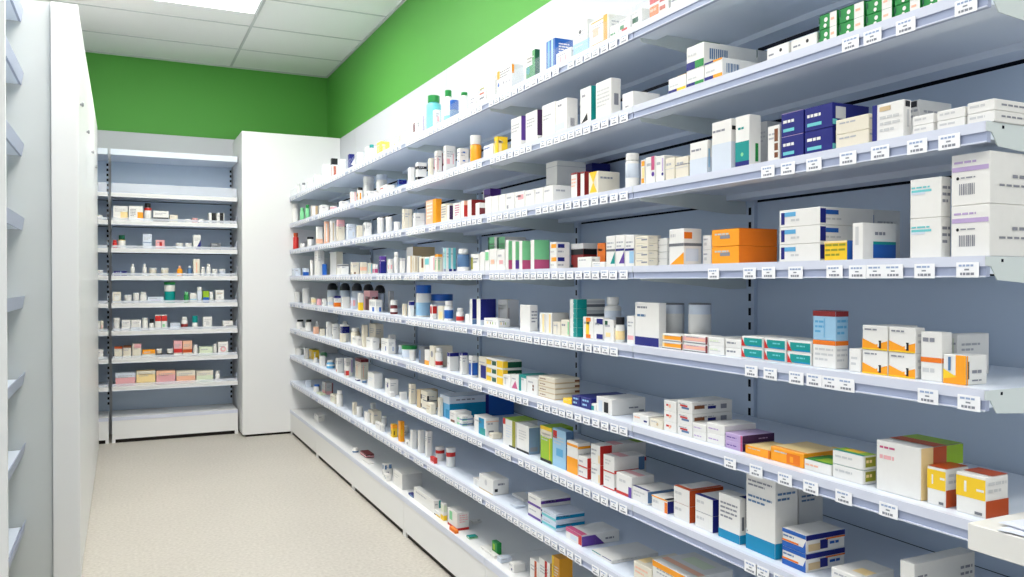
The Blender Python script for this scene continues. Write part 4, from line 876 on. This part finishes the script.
def lid_ring(mb, r, z0, z1, mat, n): mb.lathe([(r*.96,z0),(r,z0+.0015),(r,z1-.002),(r*.94,z1)], mat, n=n)
for idx, (D, s) in enumerate(UNITS):
    w = max(.006, D['a1']-D['a0'] - .0012); n = D['n']; h = D['h']/n - (.0006 if n > 1 else 0)
    z = D['zb'] + s*D['h']/n
    yc = (D['a0']+D['a1'])/2; rnd = random.Random(idx*7+3)
    if D['unit'] == 'L': loc = (LX+D['xf'], yc, z); rz = 0
    else: loc = (-yc, FY-.064+D['xf'], z); rz = math.pi/2
    px = D['x1']-D['x0']; row = phrase(D); lab_ = LAB[(id(D),s)]
    if D['k'] == 'c':
        jx = rnd.uniform(0,.004) if s else 0
        if D.get('share') and not any(q.strip()[:1] in 's' for q in D['spec'].split(';') if q.strip()):
            ex = []
            for q in D['spec'].split(';'):
                q = q.strip().split()
                if q and q[0] == 'f':
                    u0, u1 = float(q[1]), float(q[3])
                    if u1-u0 >= .5: u0, u1 = 0, 1
                    ex.append(f's {u0} {q[2]} {u1} {q[4]} {q[5]}')
            D = dict(D, spec=';'.join([D['spec']]+ex)); D0 = None
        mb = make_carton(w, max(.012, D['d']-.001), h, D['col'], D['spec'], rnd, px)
        kindname = 'flat_carton' if h < .62*max(w, D['d']) and h < .075 else 'medicine_carton'
        o = mb.build(kindname, None, loc=loc); o.rotation_euler = (0,0,rz)
        tag(o, lab_, 'box', ('flat cartons' if kindname[0] == 'f' else 'upright cartons')+' on the '+row)
        continue
    r = w/2; big = px > 12; nn = 24 if big else 14
    kind = {'b':'pill_bottle','j':'medicine_tub','t':'medicine_canister'}[D['k']]
    t = empty(kind, (loc[0]+(r if rz == 0 else 0), loc[1]+(r if rz else 0), z), rz)
    tag(t, LAB[(id(D),s)], {'b':'bottle','j':'tub','t':'canister'}[D['k']], {'b':'bottles','j':'tubs','t':'canisters'}[D['k']]+' on the '+row)
    ch = h*D['cf']; mp, cp = plastic(D['col']), plastic(D['cap'])
    m = MB()
    if D['k'] == 'b':
        nr = r*D['neck']*.86; sh = h-ch; sl = min(.25*sh, max(.004, (r-nr)*1.2))
        m.lathe([(r*.92,0),(r,.002),(r,sh-sl-.001),(r*.93,sh-sl*.6),(nr*.95,sh-.002),(nr*.9,sh+ch*.3)], mp, n=nn); m.build('body', t, smooth=True)
        m = MB(); cr = r*D['neck']
        if D['neck'] > 1.01: m.lathe([(cr*.97,sh),(cr,sh+.001),(cr*.96,sh+ch*.45),(cr*.7,sh+ch*.85),(cr*.3,h)], cp, n=nn)
        else: m.lathe([(cr*.96,sh+.0002),(cr,sh+.001),(cr,h-.0016),(cr*.92,h)], cp, n=nn)
        m.build('cap', t, smooth=True)
        l0, l1 = sh*.1, (sh-sl)*.92
    elif D['k'] == 'j':
        sh = h-ch
        m.lathe([(r*.88,0),(r*.93,.002),(r*.95,sh-.001),(r*.9,sh)], mp, n=nn); m.build('body', t, smooth=True)
        m = MB(); lid_ring(m, r, sh+.0002, h, cp, nn); m.build('lid', t, smooth=True)
        l0, l1 = sh*.1, sh*.9
    else:
        m.lathe([(r*.97,0),(r,.002),(r,h-.006),(r*.98,h-.005)], mp, n=nn); m.build('body', t, smooth=True)
        m = MB(); m.lathe([(r*.985,h-.0048),(r*1.0,h-.004),(r*.99,h-.001),(r*.93,h)], cp, n=nn); m.build('lid', t, smooth=True)
        l0, l1 = h*.3, h*.8
    if D['lab'] or (px > 11 and D['col'] == 'white'):
        c, a, b = D['lab'] if D['lab'] else ('pale', .2, .75)
        if D['lab']: l0, l1 = h*a, min(h*b, (h-ch)*.97)
        rr = (r*.955 if D['k'] == 'j' else r*1.003)+.0003
        m = MB(); m.lathe([(rr-.0002,l0),(rr,l0+.0003),(rr,l1-.0003),(rr-.0002,l1)], card(c), n=nn)
        m.build('label', t, smooth=True)

# ------------------------------------------------------------------ camera, world, exposure
cam = bpy.data.cameras.new('camera'); co = bpy.data.objects.new('camera', cam); COL.objects.link(co)
cam.sensor_width = 36; cam.lens = F/1024*36; cam.clip_start = .02
co.location = (0,0,CAMZ)
co.rotation_euler = (math.pi/2 - math.atan((288.5-HZ)/F), 0, -PSI)
scn.camera = co
wd = bpy.data.worlds.new('world'); scn.world = wd; wd.use_nodes = True
wd.node_tree.nodes['Background'].inputs[0].default_value = (.9,.95,1,1); wd.node_tree.nodes['Background'].inputs[1].default_value = .66
vs = scn.view_settings
vs.view_transform = 'Standard'; vs.look = 'None'; vs.gamma = 1; vs.use_curve_mapping = False
vs.exposure = 0.24
